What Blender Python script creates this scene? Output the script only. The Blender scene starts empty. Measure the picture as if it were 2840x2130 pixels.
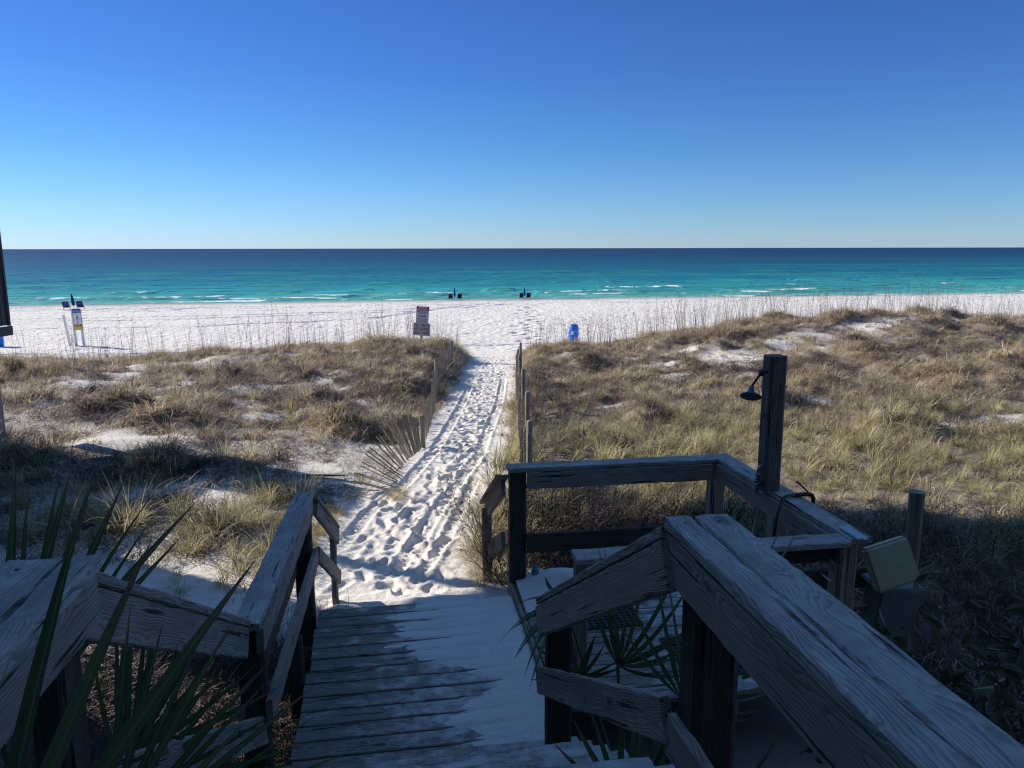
import bpy, bmesh, math, random
import numpy as np
from mathutils import Vector, Matrix
rnd = random.Random(7); rng = np.random.default_rng(11)
S = bpy.context.scene; C = S.collection
R = math.radians; PI = math.pi

# ------------------------------------------------------------------ camera
PITCH, ROLL, EYE = R(10.03), R(-0.1), 2.77
cam = bpy.data.cameras.new('camera'); cam.sensor_width = 36; cam.lens = 2130/2840*36
cam.clip_start = .05; cam.clip_end = 60000
co = bpy.data.objects.new('camera', cam); C.objects.link(co); S.camera = co
fwd = Vector((0, math.cos(PITCH), -math.sin(PITCH))); up0 = Vector((0, math.sin(PITCH), math.cos(PITCH)))
rt = Vector((math.cos(ROLL), 0, 0)) + up0*math.sin(ROLL)*1.0; up = rt.cross(fwd)
M = Matrix((rt.normalized(), up.normalized(), -fwd)).transposed().to_4x4(); M.translation = (0, 0, EYE)
co.matrix_world = M

# ------------------------------------------------------------------ sky, sun, exposure
SUN_EL, SUN_AZ = R(27), R(-65)           # azimuth clockwise from +Y (the sea)
W = bpy.data.worlds.new('World'); S.world = W; W.use_nodes = True
wn, wl = W.node_tree.nodes, W.node_tree.links
sky = wn.new('ShaderNodeTexSky'); sky.sky_type = 'NISHITA'; sky.sun_disc = False
sky.sun_elevation = SUN_EL; sky.sun_rotation = SUN_AZ; sky.altitude = 0
sky.air_density = 1.0; sky.dust_density = .0; sky.ozone_density = 3.0
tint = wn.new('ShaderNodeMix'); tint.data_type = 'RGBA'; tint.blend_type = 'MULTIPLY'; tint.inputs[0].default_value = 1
# sky tint: deeper blue in view, raised above the frame to brighten the shade
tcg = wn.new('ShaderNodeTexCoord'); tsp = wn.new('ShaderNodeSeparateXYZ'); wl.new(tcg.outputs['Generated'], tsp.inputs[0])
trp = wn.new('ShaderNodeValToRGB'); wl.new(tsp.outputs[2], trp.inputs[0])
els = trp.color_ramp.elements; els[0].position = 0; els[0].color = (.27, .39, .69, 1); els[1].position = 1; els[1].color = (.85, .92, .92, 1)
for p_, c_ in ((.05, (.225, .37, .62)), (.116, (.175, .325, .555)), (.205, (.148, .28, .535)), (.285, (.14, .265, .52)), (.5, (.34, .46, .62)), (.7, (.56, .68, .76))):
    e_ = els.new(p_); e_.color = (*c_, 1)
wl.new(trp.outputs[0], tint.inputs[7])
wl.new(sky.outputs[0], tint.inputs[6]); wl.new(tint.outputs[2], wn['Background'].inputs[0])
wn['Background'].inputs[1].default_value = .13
sun = bpy.data.lights.new('sun', 'SUN'); sun.energy = 4.3; sun.angle = R(.5); sun.color = (1, .91, .78)
so = bpy.data.objects.new('sun', sun); C.objects.link(so)
sd = Vector((math.sin(SUN_AZ)*math.cos(SUN_EL), math.cos(SUN_AZ)*math.cos(SUN_EL), math.sin(SUN_EL)))
so.rotation_euler = sd.to_track_quat('Z', 'Y').to_euler(); so.location = sd*60
vs = S.view_settings; vs.view_transform = 'Standard'; vs.look = 'None'; vs.gamma = 1; vs.use_curve_mapping = False
vs.exposure = .75
S.cycles.use_denoising = True; S.cycles.denoiser = 'OPENIMAGEDENOISE'; S.cycles.denoising_input_passes = 'RGB_ALBEDO_NORMAL'; S.cycles.filter_width = 1.2; S.cycles.max_bounces = 5; S.cycles.diffuse_bounces = 3; S.cycles.glossy_bounces = 2; S.cycles.transmission_bounces = 3; S.cycles.caustics_reflective = False; S.cycles.caustics_refractive = False; S.cycles.sample_clamp_indirect = 4

# ------------------------------------------------------------------ helpers
def props(o, label=None, cat=None, group=None, kind=None):
    if label: o['label'] = label
    if cat: o['category'] = cat
    if group: o['group'] = group
    if kind: o['kind'] = kind
    return o
def link(name, me, parent=None, loc=None, m=None):
    o = bpy.data.objects.new(name, me); C.objects.link(o)
    if parent is not None: o.parent = parent
    if loc is not None: o.location = loc
    if m is not None: me.materials.clear(); me.materials.append(m)
    return o
def thing(name, loc, label, cat, group=None, rz=0):
    o = bpy.data.objects.new(name, None); C.objects.link(o); o.location = loc; o.rotation_euler.z = rz
    o.empty_display_size = .1
    return props(o, label, cat, group)
def mesh(name, verts, faces, smooth=False):
    me = bpy.data.meshes.new(name)
    V = np.asarray(verts, dtype=np.float32); n = len(V)
    F = faces
    if isinstance(F, np.ndarray):
        k = F.shape[1]; me.vertices.add(n); me.vertices.foreach_set('co', V.ravel())
        me.loops.add(F.size); me.loops.foreach_set('vertex_index', F.ravel().astype(np.int32))
        me.polygons.add(len(F)); me.polygons.foreach_set('loop_start', np.arange(0, F.size, k, dtype=np.int32))
        me.polygons.foreach_set('loop_total', np.full(len(F), k, dtype=np.int32))
        me.update(calc_edges=True)
    else:
        me.from_pydata([tuple(v) for v in V], [], F); me.update()
    if smooth: me.polygons.foreach_set('use_smooth', np.ones(len(me.polygons), dtype=bool))
    return me
def attr(me, name, vals):
    a = me.attributes.new(name, 'FLOAT', 'POINT'); a.data.foreach_set('value', np.asarray(vals, dtype=np.float32))

# value noise (numpy)
_perm = rng.random((256, 256))
def vnoise(x, y):
    xi = np.floor(x).astype(int); yi = np.floor(y).astype(int); fx = x-xi; fy = y-yi
    fx = fx*fx*(3-2*fx); fy = fy*fy*(3-2*fy)
    g = lambda a, b: _perm[a & 255, b & 255]
    return (g(xi, yi)*(1-fx)+g(xi+1, yi)*fx)*(1-fy)+(g(xi, yi+1)*(1-fx)+g(xi+1, yi+1)*fx)*fy
def fbm(x, y, o=4):
    s = 0; a = .5; t = 0
    for i in range(o):
        s = s+a*vnoise(x+17.3*i, y-9.1*i); t += a; a *= .5; x = x*2.03; y = y*2.03
    return s/t
def ss(e0, e1, x):
    t = np.clip((x-e0)/(e1-e0), 0, 1); return t*t*(3-2*t)

# ------------------------------------------------------------------ materials
class NT:
    def __init__(s, name):
        s.m = bpy.data.materials.new(name); s.m.use_nodes = True; s.t = s.m.node_tree; s.t.nodes.clear()
        s.out = s.n('ShaderNodeOutputMaterial')
    def n(s, ty, **kw):
        x = s.t.nodes.new(ty)
        for k, v in kw.items():
            if k.startswith('i_'): x.inputs[int(k[2:])].default_value = v
            else: setattr(x, k, v)
        return x
    def l(s, a, b): s.t.links.new(a, b)
    def math(s, op, a, b=None, c=None, clamp=False):
        x = s.n('ShaderNodeMath', operation=op); x.use_clamp = clamp
        for i, v in enumerate((a, b, c)):
            if v is None: continue
            if isinstance(v, (int, float)): x.inputs[i].default_value = v
            else: s.l(v, x.inputs[i])
        return x.outputs[0]
    def noise(s, vec, scale, detail=4, rough=.55, dist=0):
        x = s.n('ShaderNodeTexNoise'); x.inputs['Scale'].default_value = scale; x.inputs['Detail'].default_value = detail
        x.inputs['Roughness'].default_value = rough; x.inputs['Distortion'].default_value = dist
        if vec is not None: s.l(vec, x.inputs['Vector'])
        return x.outputs[0]
    def mapping(s, vec, sc):
        x = s.n('ShaderNodeMapping'); x.inputs['Scale'].default_value = sc; s.l(vec, x.inputs[0]); return x.outputs[0]
    def ramp(s, fac, stops):
        x = s.n('ShaderNodeValToRGB'); e = x.color_ramp.elements
        while len(e) > 1: e.remove(e[-1])
        for i, (p, c) in enumerate(stops):
            q = e[0] if i == 0 else e.new(p)
            q.position = p; q.color = (c, c, c, 1) if isinstance(c, (int, float)) else (*c, 1)
        s.l(fac, x.inputs[0]); return x.outputs[0]
    def mix(s, f, a, b, mode='MIX'):
        x = s.n('ShaderNodeMix', data_type='RGBA', blend_type=mode)
        for i, v in ((0, f), (6, a), (7, b)):
            if isinstance(v, tuple): x.inputs[i].default_value = (*v, 1)
            elif isinstance(v, (int, float)): x.inputs[i].default_value = v
            else: s.l(v, x.inputs[i])
        return x.outputs[2]
    def bump(s, h, dist=.01, strength=1, normal=None):
        x = s.n('ShaderNodeBump'); x.inputs['Distance'].default_value = dist; x.inputs['Strength'].default_value = strength
        s.l(h, x.inputs['Height'])
        if normal is not None: s.l(normal, x.inputs['Normal'])
        return x.outputs[0]
    def bsdf(s, col, rough=.8, normal=None, spec=.3, **kw):
        x = s.n('ShaderNodeBsdfPrincipled')
        if isinstance(col, tuple): x.inputs['Base Color'].default_value = (*col, 1)
        else: s.l(col, x.inputs['Base Color'])
        if isinstance(rough, (int, float)): x.inputs['Roughness'].default_value = rough
        else: s.l(rough, x.inputs['Roughness'])
        x.inputs['Specular IOR Level'].default_value = spec
        for k, v in kw.items(): x.inputs[k.replace('_', ' ')].default_value = v
        if normal is not None: s.l(normal, x.inputs['Normal'])
        s.l(x.outputs[0], s.out.inputs[0]); return x
    def geo(s): return s.n('ShaderNodeNewGeometry').outputs['Position']
    def obj(s): return s.n('ShaderNodeTexCoord').outputs['Object']
    def rand(s): return s.n('ShaderNodeObjectInfo').outputs['Random']

def plain(name, col, rough=.6, var=.15, spec=.3, metal=0, scale=8, bump=0):
    t = NT(name); o = t.obj(); f = t.noise(o, scale, 5)
    c = t.mix(f, tuple(x*(1-var) for x in col), tuple(min(1, x*(1+var)) for x in col))
    t.bsdf(c, rough, t.bump(f, bump) if bump else None, spec, Metallic=metal); return t.m

def wood_mat(name, dark, light, brown=.25, sandy=.15, ring=.0075, lo=.47, drift=0):
    t = NT(name); o = t.obj(); rn = t.rand()
    off = t.n('ShaderNodeCombineXYZ'); t.l(t.math('MULTIPLY', rn, 37), off.inputs[0])
    add = t.n('ShaderNodeVectorMath', operation='ADD'); t.l(o, add.inputs[0]); t.l(off.outputs[0], add.inputs[1]); P = add.outputs[0]
    sep = t.n('ShaderNodeSeparateXYZ'); t.l(o, sep.inputs[0])
    warp = t.noise(t.mapping(P, (1.1, 3, 3)), 2.2, 3, .5)
    fine = t.noise(t.mapping(P, (6, 30, 30)), 1.5, 3, .5)
    vor = t.n('ShaderNodeTexVoronoi'); t.l(t.mapping(P, (2.2, 7, 7)), vor.inputs['Vector']); vor.inputs['Scale'].default_value = 1
    knot = t.math('SUBTRACT', 1, t.math('MULTIPLY', vor.outputs['Distance'], 3.2), clamp=True)
    y0 = t.math('SUBTRACT', t.math('MULTIPLY', rn, .16), .08)
    yy = t.math('SUBTRACT', sep.outputs[1], y0); zz = t.math('ADD', sep.outputs[2], .045)
    r = t.math('SQRT', t.math('ADD', t.math('MULTIPLY', yy, yy), t.math('MULTIPLY', zz, zz)))
    r = t.math('ADD', r, t.math('MULTIPLY', warp, .075)); r = t.math('ADD', r, t.math('MULTIPLY', fine, .0035))
    r = t.math('ADD', r, t.math('MULTIPLY', t.math('MULTIPLY', knot, knot), .03))
    g = t.math('FRACT', t.math('DIVIDE', r, ring))
    g = t.ramp(g, [(0, 0), (.18, .25), (.75, 1), (.93, .75), (1, 0)])
    streak = t.noise(t.mapping(P, (3, 90, 90)), 1, 4, .6)
    crack = t.ramp(t.noise(t.mapping(P, (1.6, 42, 42)), 1, 2, .5), [(.0, 0), (.31, 0), (.36, 1), (1, 1)])
    big = t.noise(P, 3.5, 4, .6)
    kd = t.ramp(knot, [(0, 1), (.55, 1), (.8, .25), (1, .35)])
    v = t.math('ADD', t.math('MULTIPLY', g, .45), t.math('MULTIPLY', streak, .6)); v = t.math('ADD', t.math('MULTIPLY', v, .7), t.math('MULTIPLY', big, .35))
    c = t.ramp(v, [(.15, dark), (.5, tuple((a*.55+b*.45) for a, b in zip(dark, light))), (.85, light)])
    c = t.mix(t.math('MULTIPLY', t.ramp(t.noise(P, 1.7, 3), [(.4, 0), (.7, 1)]), brown), c, (.20, .125, .065))
    c = t.mix(1.0, c, t.mix(crack, (.12, .11, .10), (1, 1, 1)), 'MULTIPLY')
    c = t.mix(1.0, c, t.mix(kd, (.25, .2, .16), (1, 1, 1)), 'MULTIPLY')
    # wind-blown sand and lichen caught on faces that look up
    gn = t.n('ShaderNodeNewGeometry'); sx = t.n('ShaderNodeSeparateXYZ'); t.l(gn.outputs['Normal'], sx.inputs[0])
    upf = t.ramp(sx.outputs[2], [(.6, 0), (.9, 1)])
    sm = t.ramp(t.math('ADD', t.noise(t.mapping(P, (.7, 1, 1)), 8, 7, .72), t.math('MULTIPLY', sep.outputs[0], drift)), [(lo, 0), (lo+.19, 1)])
    c = t.mix(t.math('MULTIPLY', t.math('MULTIPLY', upf, sm), sandy), c, (.55, .54, .52))
    h = t.math('ADD', t.math('MULTIPLY', g, .5), t.math('MULTIPLY', crack, 1.6)); h = t.math('ADD', h, t.math('MULTIPLY', streak, .5)); h = t.math('ADD', h, t.math('MULTIPLY', kd, .6))
    t.bsdf(c, .85, t.bump(h, .0035, 1), .25); return t.m

WOOD = wood_mat('weathered_wood', (.095, .082, .068), (.43, .385, .335), .35, .25)
WOOD_T = wood_mat('weathered_wood_top', (.11, .105, .10), (.50, .475, .45), .12, .55, .006)
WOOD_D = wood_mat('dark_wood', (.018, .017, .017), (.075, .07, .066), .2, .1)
WOOD_F = wood_mat('fence_wood', (.12, .105, .09), (.38, .345, .30), .15, .1, .006)
DECK = wood_mat('deck_wood', (.085, .075, .066), (.33, .30, .275), .25, 1.0, lo=.44, drift=.20)
SIDING = wood_mat('painted_siding', (.05, .055, .06), (.11, .115, .12), .0, .0)
GALV = plain('galvanised_metal', (.25, .26, .27), .45, .2, .5, .7, 30)
DARKMETAL = plain('dark_metal', (.04, .05, .06), .4, .3, .5, .6, 20)
RUBBER = plain('black_rubber', (.012, .012, .013), .5, .2, .4)

def sand_mat(name, litter=False, wet=False):
    t = NT(name); p = t.geo()
    a = t.noise(p, 1.2, 5, .6); b = t.noise(p, 30, 5, .65); d = t.noise(p, 160, 3, .6)
    c = t.mix(a, (.64, .605, .56), (.76, .73, .70)); c = t.mix(t.ramp(b, [(.3, .0), (.7, .35)]), c, (.62, .58, .53))
    h = t.math('ADD', t.math('MULTIPLY', t.noise(p, 9, 5, .6), .6), t.math('MULTIPLY', b, .35)); h = t.math('ADD', h, t.math('MULTIPLY', d, .08))
    dist = .03
    if litter:
        at = t.n('ShaderNodeAttribute', attribute_name='litter').outputs['Fac']
        n1 = t.noise(p, 22, 6, .75, .8); n2 = t.noise(t.mapping(p, (38, 22, 20)), 1.0, 4, .75, 2.5)
        m = t.math('ADD', t.math('MULTIPLY', n1, .6), t.math('MULTIPLY', n2, .4))
        m = t.math('ADD', t.math('MULTIPLY', t.math('SUBTRACT', m, .5), 4.0), t.math('SUBTRACT', t.math('MULTIPLY', at, .95), .52))
        m = t.math('MULTIPLY', m, 3.0, clamp=True); m = t.math('MINIMUM', m, .88)
        lc = t.mix(t.noise(p, 40, 4, .7), (.05, .036, .03), (.34, .27, .21))
        c = t.mix(m, c, lc); h = t.math('ADD', h, t.math('MULTIPLY', m, .5))
    if wet:
        at = t.n('ShaderNodeAttribute', attribute_name='wet').outputs['Fac']
        c = t.mix(t.math('MULTIPLY', at, 1, clamp=True), c, (.42, .385, .34))
        tr = t.n('ShaderNodeAttribute', attribute_name='track').outputs['Fac']
        h = t.math('ADD', t.math('MULTIPLY', t.noise(t.mapping(p, (1, 1, 1)), 2.6, 4, .6), 1.0), t.math('MULTIPLY', h, .3))
        # footprints: worn dimples all over the beach
        v = t.n('ShaderNodeTexVoronoi', feature='SMOOTH_F1'); t.l(t.mapping(p, (1.5, 1.1, 1)), v.inputs['Vector']); v.inputs['Scale'].default_value = 1.6
        h = t.math('ADD', h, t.math('MULTIPLY', v.outputs['Distance'], 1.2))
        h = t.math('SUBTRACT', h, t.math('MULTIPLY', tr, .9)); dist = .09
    t.bsdf(c, .95, t.bump(h, dist, 1), .15); return t.m
SAND = sand_mat('dune_sand', litter=True); BEACH = sand_mat('beach_sand', wet=True); SANDP = sand_mat('drift_sand')

def leaf_mat(name, stops, trans=.35, rough=.6, scale_rand=True):
    t = NT(name); rn = t.rand()
    a = t.noise(t.geo(), .55, 3, .6); tn = t.n('ShaderNodeAttribute', attribute_name='tone').outputs['Fac']; f = t.math('ADD', t.math('ADD', t.math('MULTIPLY', rn, .35), t.math('MULTIPLY', a, .4)), t.math('MULTIPLY', tn, .42))
    c = t.ramp(f, stops)
    d = t.n('ShaderNodeBsdfPrincipled'); t.l(c, d.inputs['Base Color']); d.inputs['Roughness'].default_value = rough; d.inputs['Specular IOR Level'].default_value = .25
    tr = t.n('ShaderNodeBsdfTranslucent'); t.l(c, tr.inputs[0]); mx = t.n('ShaderNodeMixShader'); mx.inputs[0].default_value = trans
    t.l(d.outputs[0], mx.inputs[1]); t.l(tr.outputs[0], mx.inputs[2]); t.l(mx.outputs[0], t.out.inputs[0]); return t.m
GR_TAN = leaf_mat('dry_grass', [(.2, (.13, .092, .06)), (.38, (.36, .275, .175)), (.58, (.58, .465, .31)), (.8, (.80, .70, .52))])
GR_BRN = leaf_mat('brown_grass', [(.2, (.035, .026, .024)), (.38, (.125, .092, .078)), (.58, (.27, .205, .165)), (.8, (.56, .46, .37))])
GR_GRN = leaf_mat('green_grass', [(.2, (.08, .095, .035)), (.38, (.275, .255, .115)), (.58, (.51, .45, .24)), (.8, (.74, .68, .42))])
OATS = leaf_mat('sea_oat_stalk', [(.2, (.15, .11, .08)), (.8, (.34, .26, .18))], .1)
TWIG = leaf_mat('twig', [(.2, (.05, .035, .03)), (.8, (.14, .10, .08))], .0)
LEAFG = leaf_mat('shrub_leaf', [(.2, (.045, .075, .018)), (.8, (.13, .17, .045))], .3)
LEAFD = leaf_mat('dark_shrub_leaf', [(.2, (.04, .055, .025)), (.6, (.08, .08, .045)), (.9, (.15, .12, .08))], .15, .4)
PALM = leaf_mat('palmetto_leaf', [(.2, (.045, .095, .045)), (.6, (.07, .13, .055)), (.9, (.14, .17, .06))], .2, .38)
def palm_mat():
    t = NT('palmetto_leaf'); o = t.obj(); sp = t.n('ShaderNodeSeparateXYZ'); t.l(o, sp.inputs[0]); rn = t.rand()
    c = t.ramp(t.math('ADD', t.math('MULTIPLY', rn, .6), t.math('MULTIPLY', t.noise(t.mapping(o, (3, 60, 1)), 1, 3), .5)), [(.2, (.05, .10, .045)), (.6, (.085, .15, .06)), (.9, (.17, .20, .075))])
    rib = t.math('ABSOLUTE', t.math('SINE', t.math('MULTIPLY', sp.outputs[1], 420))); rib2 = t.ramp(t.math('ABSOLUTE', sp.outputs[1]), [(0, 1), (.0045, 0), (1, 0)])
    c = t.mix(t.math('MULTIPLY', rib, .35), c, (.03, .06, .03)); c = t.mix(t.math('MULTIPLY', rib2, .7), c, (.22, .27, .12))
    tip = t.ramp(t.math('ADD', sp.outputs[0], t.math('MULTIPLY', rn, .12)), [(.84, 0), (1.0, 1)]); c = t.mix(tip, c, (.20, .14, .08))
    x = t.n('ShaderNodeBsdfPrincipled'); t.l(c, x.inputs['Base Color']); x.inputs['Roughness'].default_value = .34; x.inputs['Specular IOR Level'].default_value = .5; t.l(t.bump(rib, .002, .6), x.inputs['Normal'])
    tr = t.n('ShaderNodeBsdfTranslucent'); t.l(c, tr.inputs[0]); mx = t.n('ShaderNodeMixShader'); mx.inputs[0].default_value = .22; t.l(x.outputs[0], mx.inputs[1]); t.l(tr.outputs[0], mx.inputs[2]); t.l(mx.outputs[0], t.out.inputs[0]); return t.m
PALM = palm_mat()
PALMDRY = leaf_mat('palmetto_dry', [(.2, (.12, .11, .06)), (.8, (.22, .20, .12))], .15, .5)

# ------------------------------------------------------------------ terrain
def zp(y): return np.interp(y, [-30, 5, 6, 7.6, 10.5, 13.5, 18.5, 27, 35, 45, 60, 86, 100, 115, 122, 140, 200],
                            [-.5, -.45, -.22, -.25, -.3, -.5, -.8, -1.2, -1.95, -2.73, -3.15, -3.85, -4.30, -4.80, -5.1, -6.2, -9])
PY = [5.5, 6.4, 7.07, 7.9, 8.9, 10.1, 11.6, 13.5, 16.7, 21.3, 28, 34, 41]
PL = [-1.6, -1.65, -1.85, -1.95, -1.8, -1.45, -1.45, -1.44, -1.45, -1.51, -1.57, -1.9, -2.4]
PR = [-.35, -.42, -.44, -.5, -.45, -.36, -.27, -.18, -.11, 0, .16, .3, .4]
SL = .17
def mound(x, y):
    """hummocks: one jittered soft bump per cell"""
    cs = 1.4; u = x/cs+40; v = y/cs+40; ui = np.floor(u).astype(int); vi = np.floor(v).astype(int); m = np.zeros_like(x, dtype=float)
    for di in (-1, 0, 1):
        for dj in (-1, 0, 1):
            a = ui+di; b = vi+dj; r1 = _perm[a & 255, b & 255]; r2 = _perm[(a+77) & 255, (b+31) & 255]; r3 = _perm[(a+140) & 255, (b+201) & 255]; r4 = _perm[(a+9) & 255, (b+66) & 255]
            d2 = ((u-a-.1-.8*r1)**2+(v-b-.1-.8*r2)**2)*cs*cs; rad = .36+.46*r4
            m = np.maximum(m, r3*r3*np.exp(-(d2/rad**2)**1.2))
    return m
# bare patches: (x, y, rx, ry, angle)
BARE = [(8.3, 22.6, 1.2, .8, .3), (11.6, 25.0, 1.6, .7, .2), (10.2, 26.2, 1.5, .5, .2), (4.4, 22.8, .9, .5, 0), (-9.1, 15.1, 2.5, .6, 1.92), (-10.7, 20.7, 3.4, .55, 1.82), (-2.35, 10.8, .85, 1.5, 0), (-3.9, 12.6, .8, .6, 0), (-7.5, 13.6, 1.2, .7, 0), (-5.6, 9.0, .8, .35, 0), (-2.9, 6.3, 1.6, 1.1, 0), (-4.7, 6.6, 1.3, .9, 0), (-4.6, 9.4, .7, .35, .1), (-3.4, 9.0, .5, .5, 0), (-10.2, 14.2, 2.6, .9, .3), (-8.3, 16.2, 1.6, .9, .5), (-9.8, 18.6, 3.2, .7, .75), (-7.6, 20.6, 2.4, .8, .5),
        (-13, 19, 3, 1.2, .2), (-5.5, 17.5, 1.6, 1.1, .2), (-4.2, 21.5, 1.3, 1.0, 0), (-11.5, 23.5, 4.0, .9, .1), (-3.6, 11.6, 1.3, .9, .2), (-6.0, 12.0, 1.1, .9, .2), (-4.7, 14.6, 1.0, .8, .1),
        (6.2, 22.5, 1.6, 1.5, .4), (9.3, 24.3, 1.9, 1.2, .3), (5.2, 24.8, 1.6, .5, .2), (12.8, 27.0, 2.0, .9, .3), (15, 29, 1.6, .8, .1), (19.0, 25.5, 1.5, 1.5, 0), (7.4, 12.8, 1.5, .45, 0), (9.2, 13.6, 2.0, .5, .2), (11.0, 12.2, 1.2, .35, .1), (6.3, 15.6, .9, .4, 0), (12.5, 16.5, 1.0, .4, 0), (-.3, 6.5, 1.1, .6, 0),
        (-2.7, 24.8, .7, .6, 0), (-6.4, 25.0, 1.4, .7, 0)]
def bare(x, y):
    m = np.zeros_like(x)
    w = (fbm(x*1.3+5, y*1.3, 3)-.5)*1.3
    for bx, by, rx, ry, a in BARE:
        u = (x-bx)*math.cos(a)+(y-by)*math.sin(a); v = -(x-bx)*math.sin(a)+(y-by)*math.cos(a)
        m = np.maximum(m, ss(1.25, .75, np.sqrt((u/rx)**2+(v/ry)**2)+w))
    return m
def height(x, y, rough=True):
    ys = y-SL*x; b = zp(ys)
    l = np.interp(y, PY, PL); r = np.interp(y, PY, PR)
    dl = l-x; dr = x-r
    wl_ = ss(.0, 1, dl/np.interp(y, [9, 11, 17, 20], [.9, 2.4, 2.4, .9])); wr_ = ss(.0, .9, dr)
    Lb = np.interp(ys, [6, 9, 14, 20, 26, 29, 33, 37], [0, .05, .22, .38, .52, .5, .15, 0])*np.interp(x, [-22, -14, -8, -3], [.3, .45, .75, 1])
    crest = np.interp(x, [0, 1, 4.5, 7, 10, 14, 17, 20, 24, 34], [.05, .08, .36, .80, 1.14, 1.24, 1.05, .75, .5, .4])
    Rb = np.interp(ys, [6, 9, 13, 17, 20.5, 24, 26.5, 28, 31, 36], [0, .0, .04, .10, .34, .86, 1.04, 1.0, .75, 0])*crest
    h = b + wl_*Lb + wr_*(Rb+np.interp(y, [5, 7, 9, 20], [0, 0, .1, .1]))
    amp = np.clip(wl_+wr_, 0, 1)*np.interp(ys, [5, 9, 14, 30, 36], [.02, .08, .3, .34, .0])
    h = h + amp*(fbm(x*.32+3, y*.32, 3)-.5)*1.5 + amp*(fbm(x*.95, y*.95+7, 3)-.5)*1.15
    h = h+np.clip(wl_+wr_, 0, 1)*mound(x, y)*(1-.85*bare(x, y))*np.interp(ys, [7, 9, 13, 25, 29, 34], [.05, .12, .40, .48, .18, .05])
    return h
def inpath(x, y):
    l = np.interp(y, PY, PL); r = np.interp(y, PY, PR); return np.minimum(x-l, r-x)
def cover(x, y):
    """plant cover 0..1"""
    ys = y-SL*x; p = inpath(x, y)
    m = mound(x, y); big = fbm(x*.45+31, y*.45+4, 3); fin = fbm(x*2.6+3, y*2.6, 3)
    c = ss(.37, .60, big*.55+m*.5+fin*.45-.045)
    c = np.maximum(c, .8*ss(1.5, .8, np.hypot((x+3.6)/1.5, (y-8.6)/.75))*ss(.42, .52, fin))
    right = x > np.interp(y, PY, PR)
    c = np.where(right, np.clip(ss(.24, .54, big*.55+m*.5+fin*.45-.06), 0, 1), c)
    c = np.maximum(c, ss(25.5, 27.5, ys)*ss(33.5, 31, ys)*.9)
    c = np.maximum(c, .10*(p < -.5)); c = c*(1-bare(x, y)*.75)
    c = np.maximum(c, ss(-.05, -.25, p)*ss(-1.0, -.6, p)*ss(9, 11, y)*ss(29, 27, y)*.9)
    c = c*ss(.02, -.25, p)*(1-.75*ss(-.8, -.4, p)*(x < -1)*ss(9.5, 10.5, y)*ss(17.5, 16, y))
    c = np.where(right & (x > 1.3) & (y < 10.5), np.maximum(c, .8), c)
    c = c*ss(34.5, 32.5, ys)
    c = np.where((x > -2.6) & (x < -1.25) & (y > 8.9) & (y < 12.4), c*.04, c)
    return c

def grow(start, end, d0, g, dmax):
    out = [start]; d = d0; v = start
    while v < end:
        v += d; d = min(d*g, dmax); out.append(v)
    return np.array(out)
rows = np.concatenate([np.arange(-6, 4.8, .3), np.arange(5.0, 10, .022), grow(10, 36.5, .023, 1.0062, .12)])
offs = np.concatenate([-grow(1.05, 37, .03, 1.045, .42)[::-1], np.arange(-1.02, 1.03, .022), grow(1.05, 37, .03, 1.045, .42)])
mid = np.interp(rows, PY, (np.array(PL)+np.array(PR))/2)
X = mid[:, None]+offs[None, :]; Y = rows[:, None]+SL*offs[None, :]*ss(1, 6, np.abs(offs))[None, :]
Z = height(X, Y)
fine = ss(1.3, 1.0, np.abs(offs))[None, :]*np.ones_like(X)
# small relief of trodden sand
Z += fine*(fbm(X*5, Y*5, 4)-.5)*.05*ss(5, 7, Y)
Z += ss(10, 22, Y)*(fbm(X*2.2+9, Y*2.2, 3)-.5)*.06
# footprints and tyre tracks
def dents(X, Y, Z, pts, depth, L, Wd):
    for (px, py, a, s) in pts:
        j0, j1 = np.searchsorted(rows, [py-.55, py+.55]); 
        if j1 <= j0: continue
        o = px-np.interp(py, PY, (np.array(PL)+np.array(PR))/2); k0, k1 = np.searchsorted(offs, [o-.8, o+.8])
        x = X[j0:j1, k0:k1]-px; y = Y[j0:j1, k0:k1]-py
        u = x*math.cos(a)+y*math.sin(a); v = -x*math.sin(a)+y*math.cos(a)
        q = np.sqrt((u/L/s)**2+(v/Wd/s)**2)
        Z[j0:j1, k0:k1] += -depth*.85*s*np.exp(-(q**3)*.8)+depth*.40*s*np.exp(-((q-1.45)/.33)**2)
pp = []
for i in range(820):
    y = 6.3+26*rng.random()**1.15; l = np.interp(y, PY, PL); r = np.interp(y, PY, PR)
    t = np.clip(rng.normal(.5, .2), .04, .96); pp.append((l+(r-l)*t, y, PI/2+rng.normal(0, .45), rng.uniform(.75, 1.2)))
for i in range(60):
    pp.append((rng.uniform(-4.5, -1.5), rng.uniform(5.6, 7.3), rng.uniform(0, PI), rng.uniform(.6, .9)))
def track(X, Y, Z, fx, half=.075, depth=.026, pitch=.085):
    """a tyre track: a shallow groove with tread bars"""
    cx_ = np.interp(Y, [p[1] for p in fx], [p[0] for p in fx]); d = X-cx_
    inside = ss(half+.02, half-.01, np.abs(d))*ss(fx[0][1]-.3, fx[0][1]+.3, Y)*ss(fx[-1][1]+.5, fx[-1][1]-.5, Y)
    bar = np.sin(2*PI*(Y/pitch+np.abs(d)*5))
    edge = np.exp(-((np.abs(d)-half-.035)/.022)**2)*ss(fx[0][1]-.3, fx[0][1]+.3, Y)*ss(fx[-1][1]+.5, fx[-1][1]-.5, Y)
    Z += -inside*(depth+.012*bar)+edge*.012
dents(X, Y, Z, pp[:640], .025, .115, .052)
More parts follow.
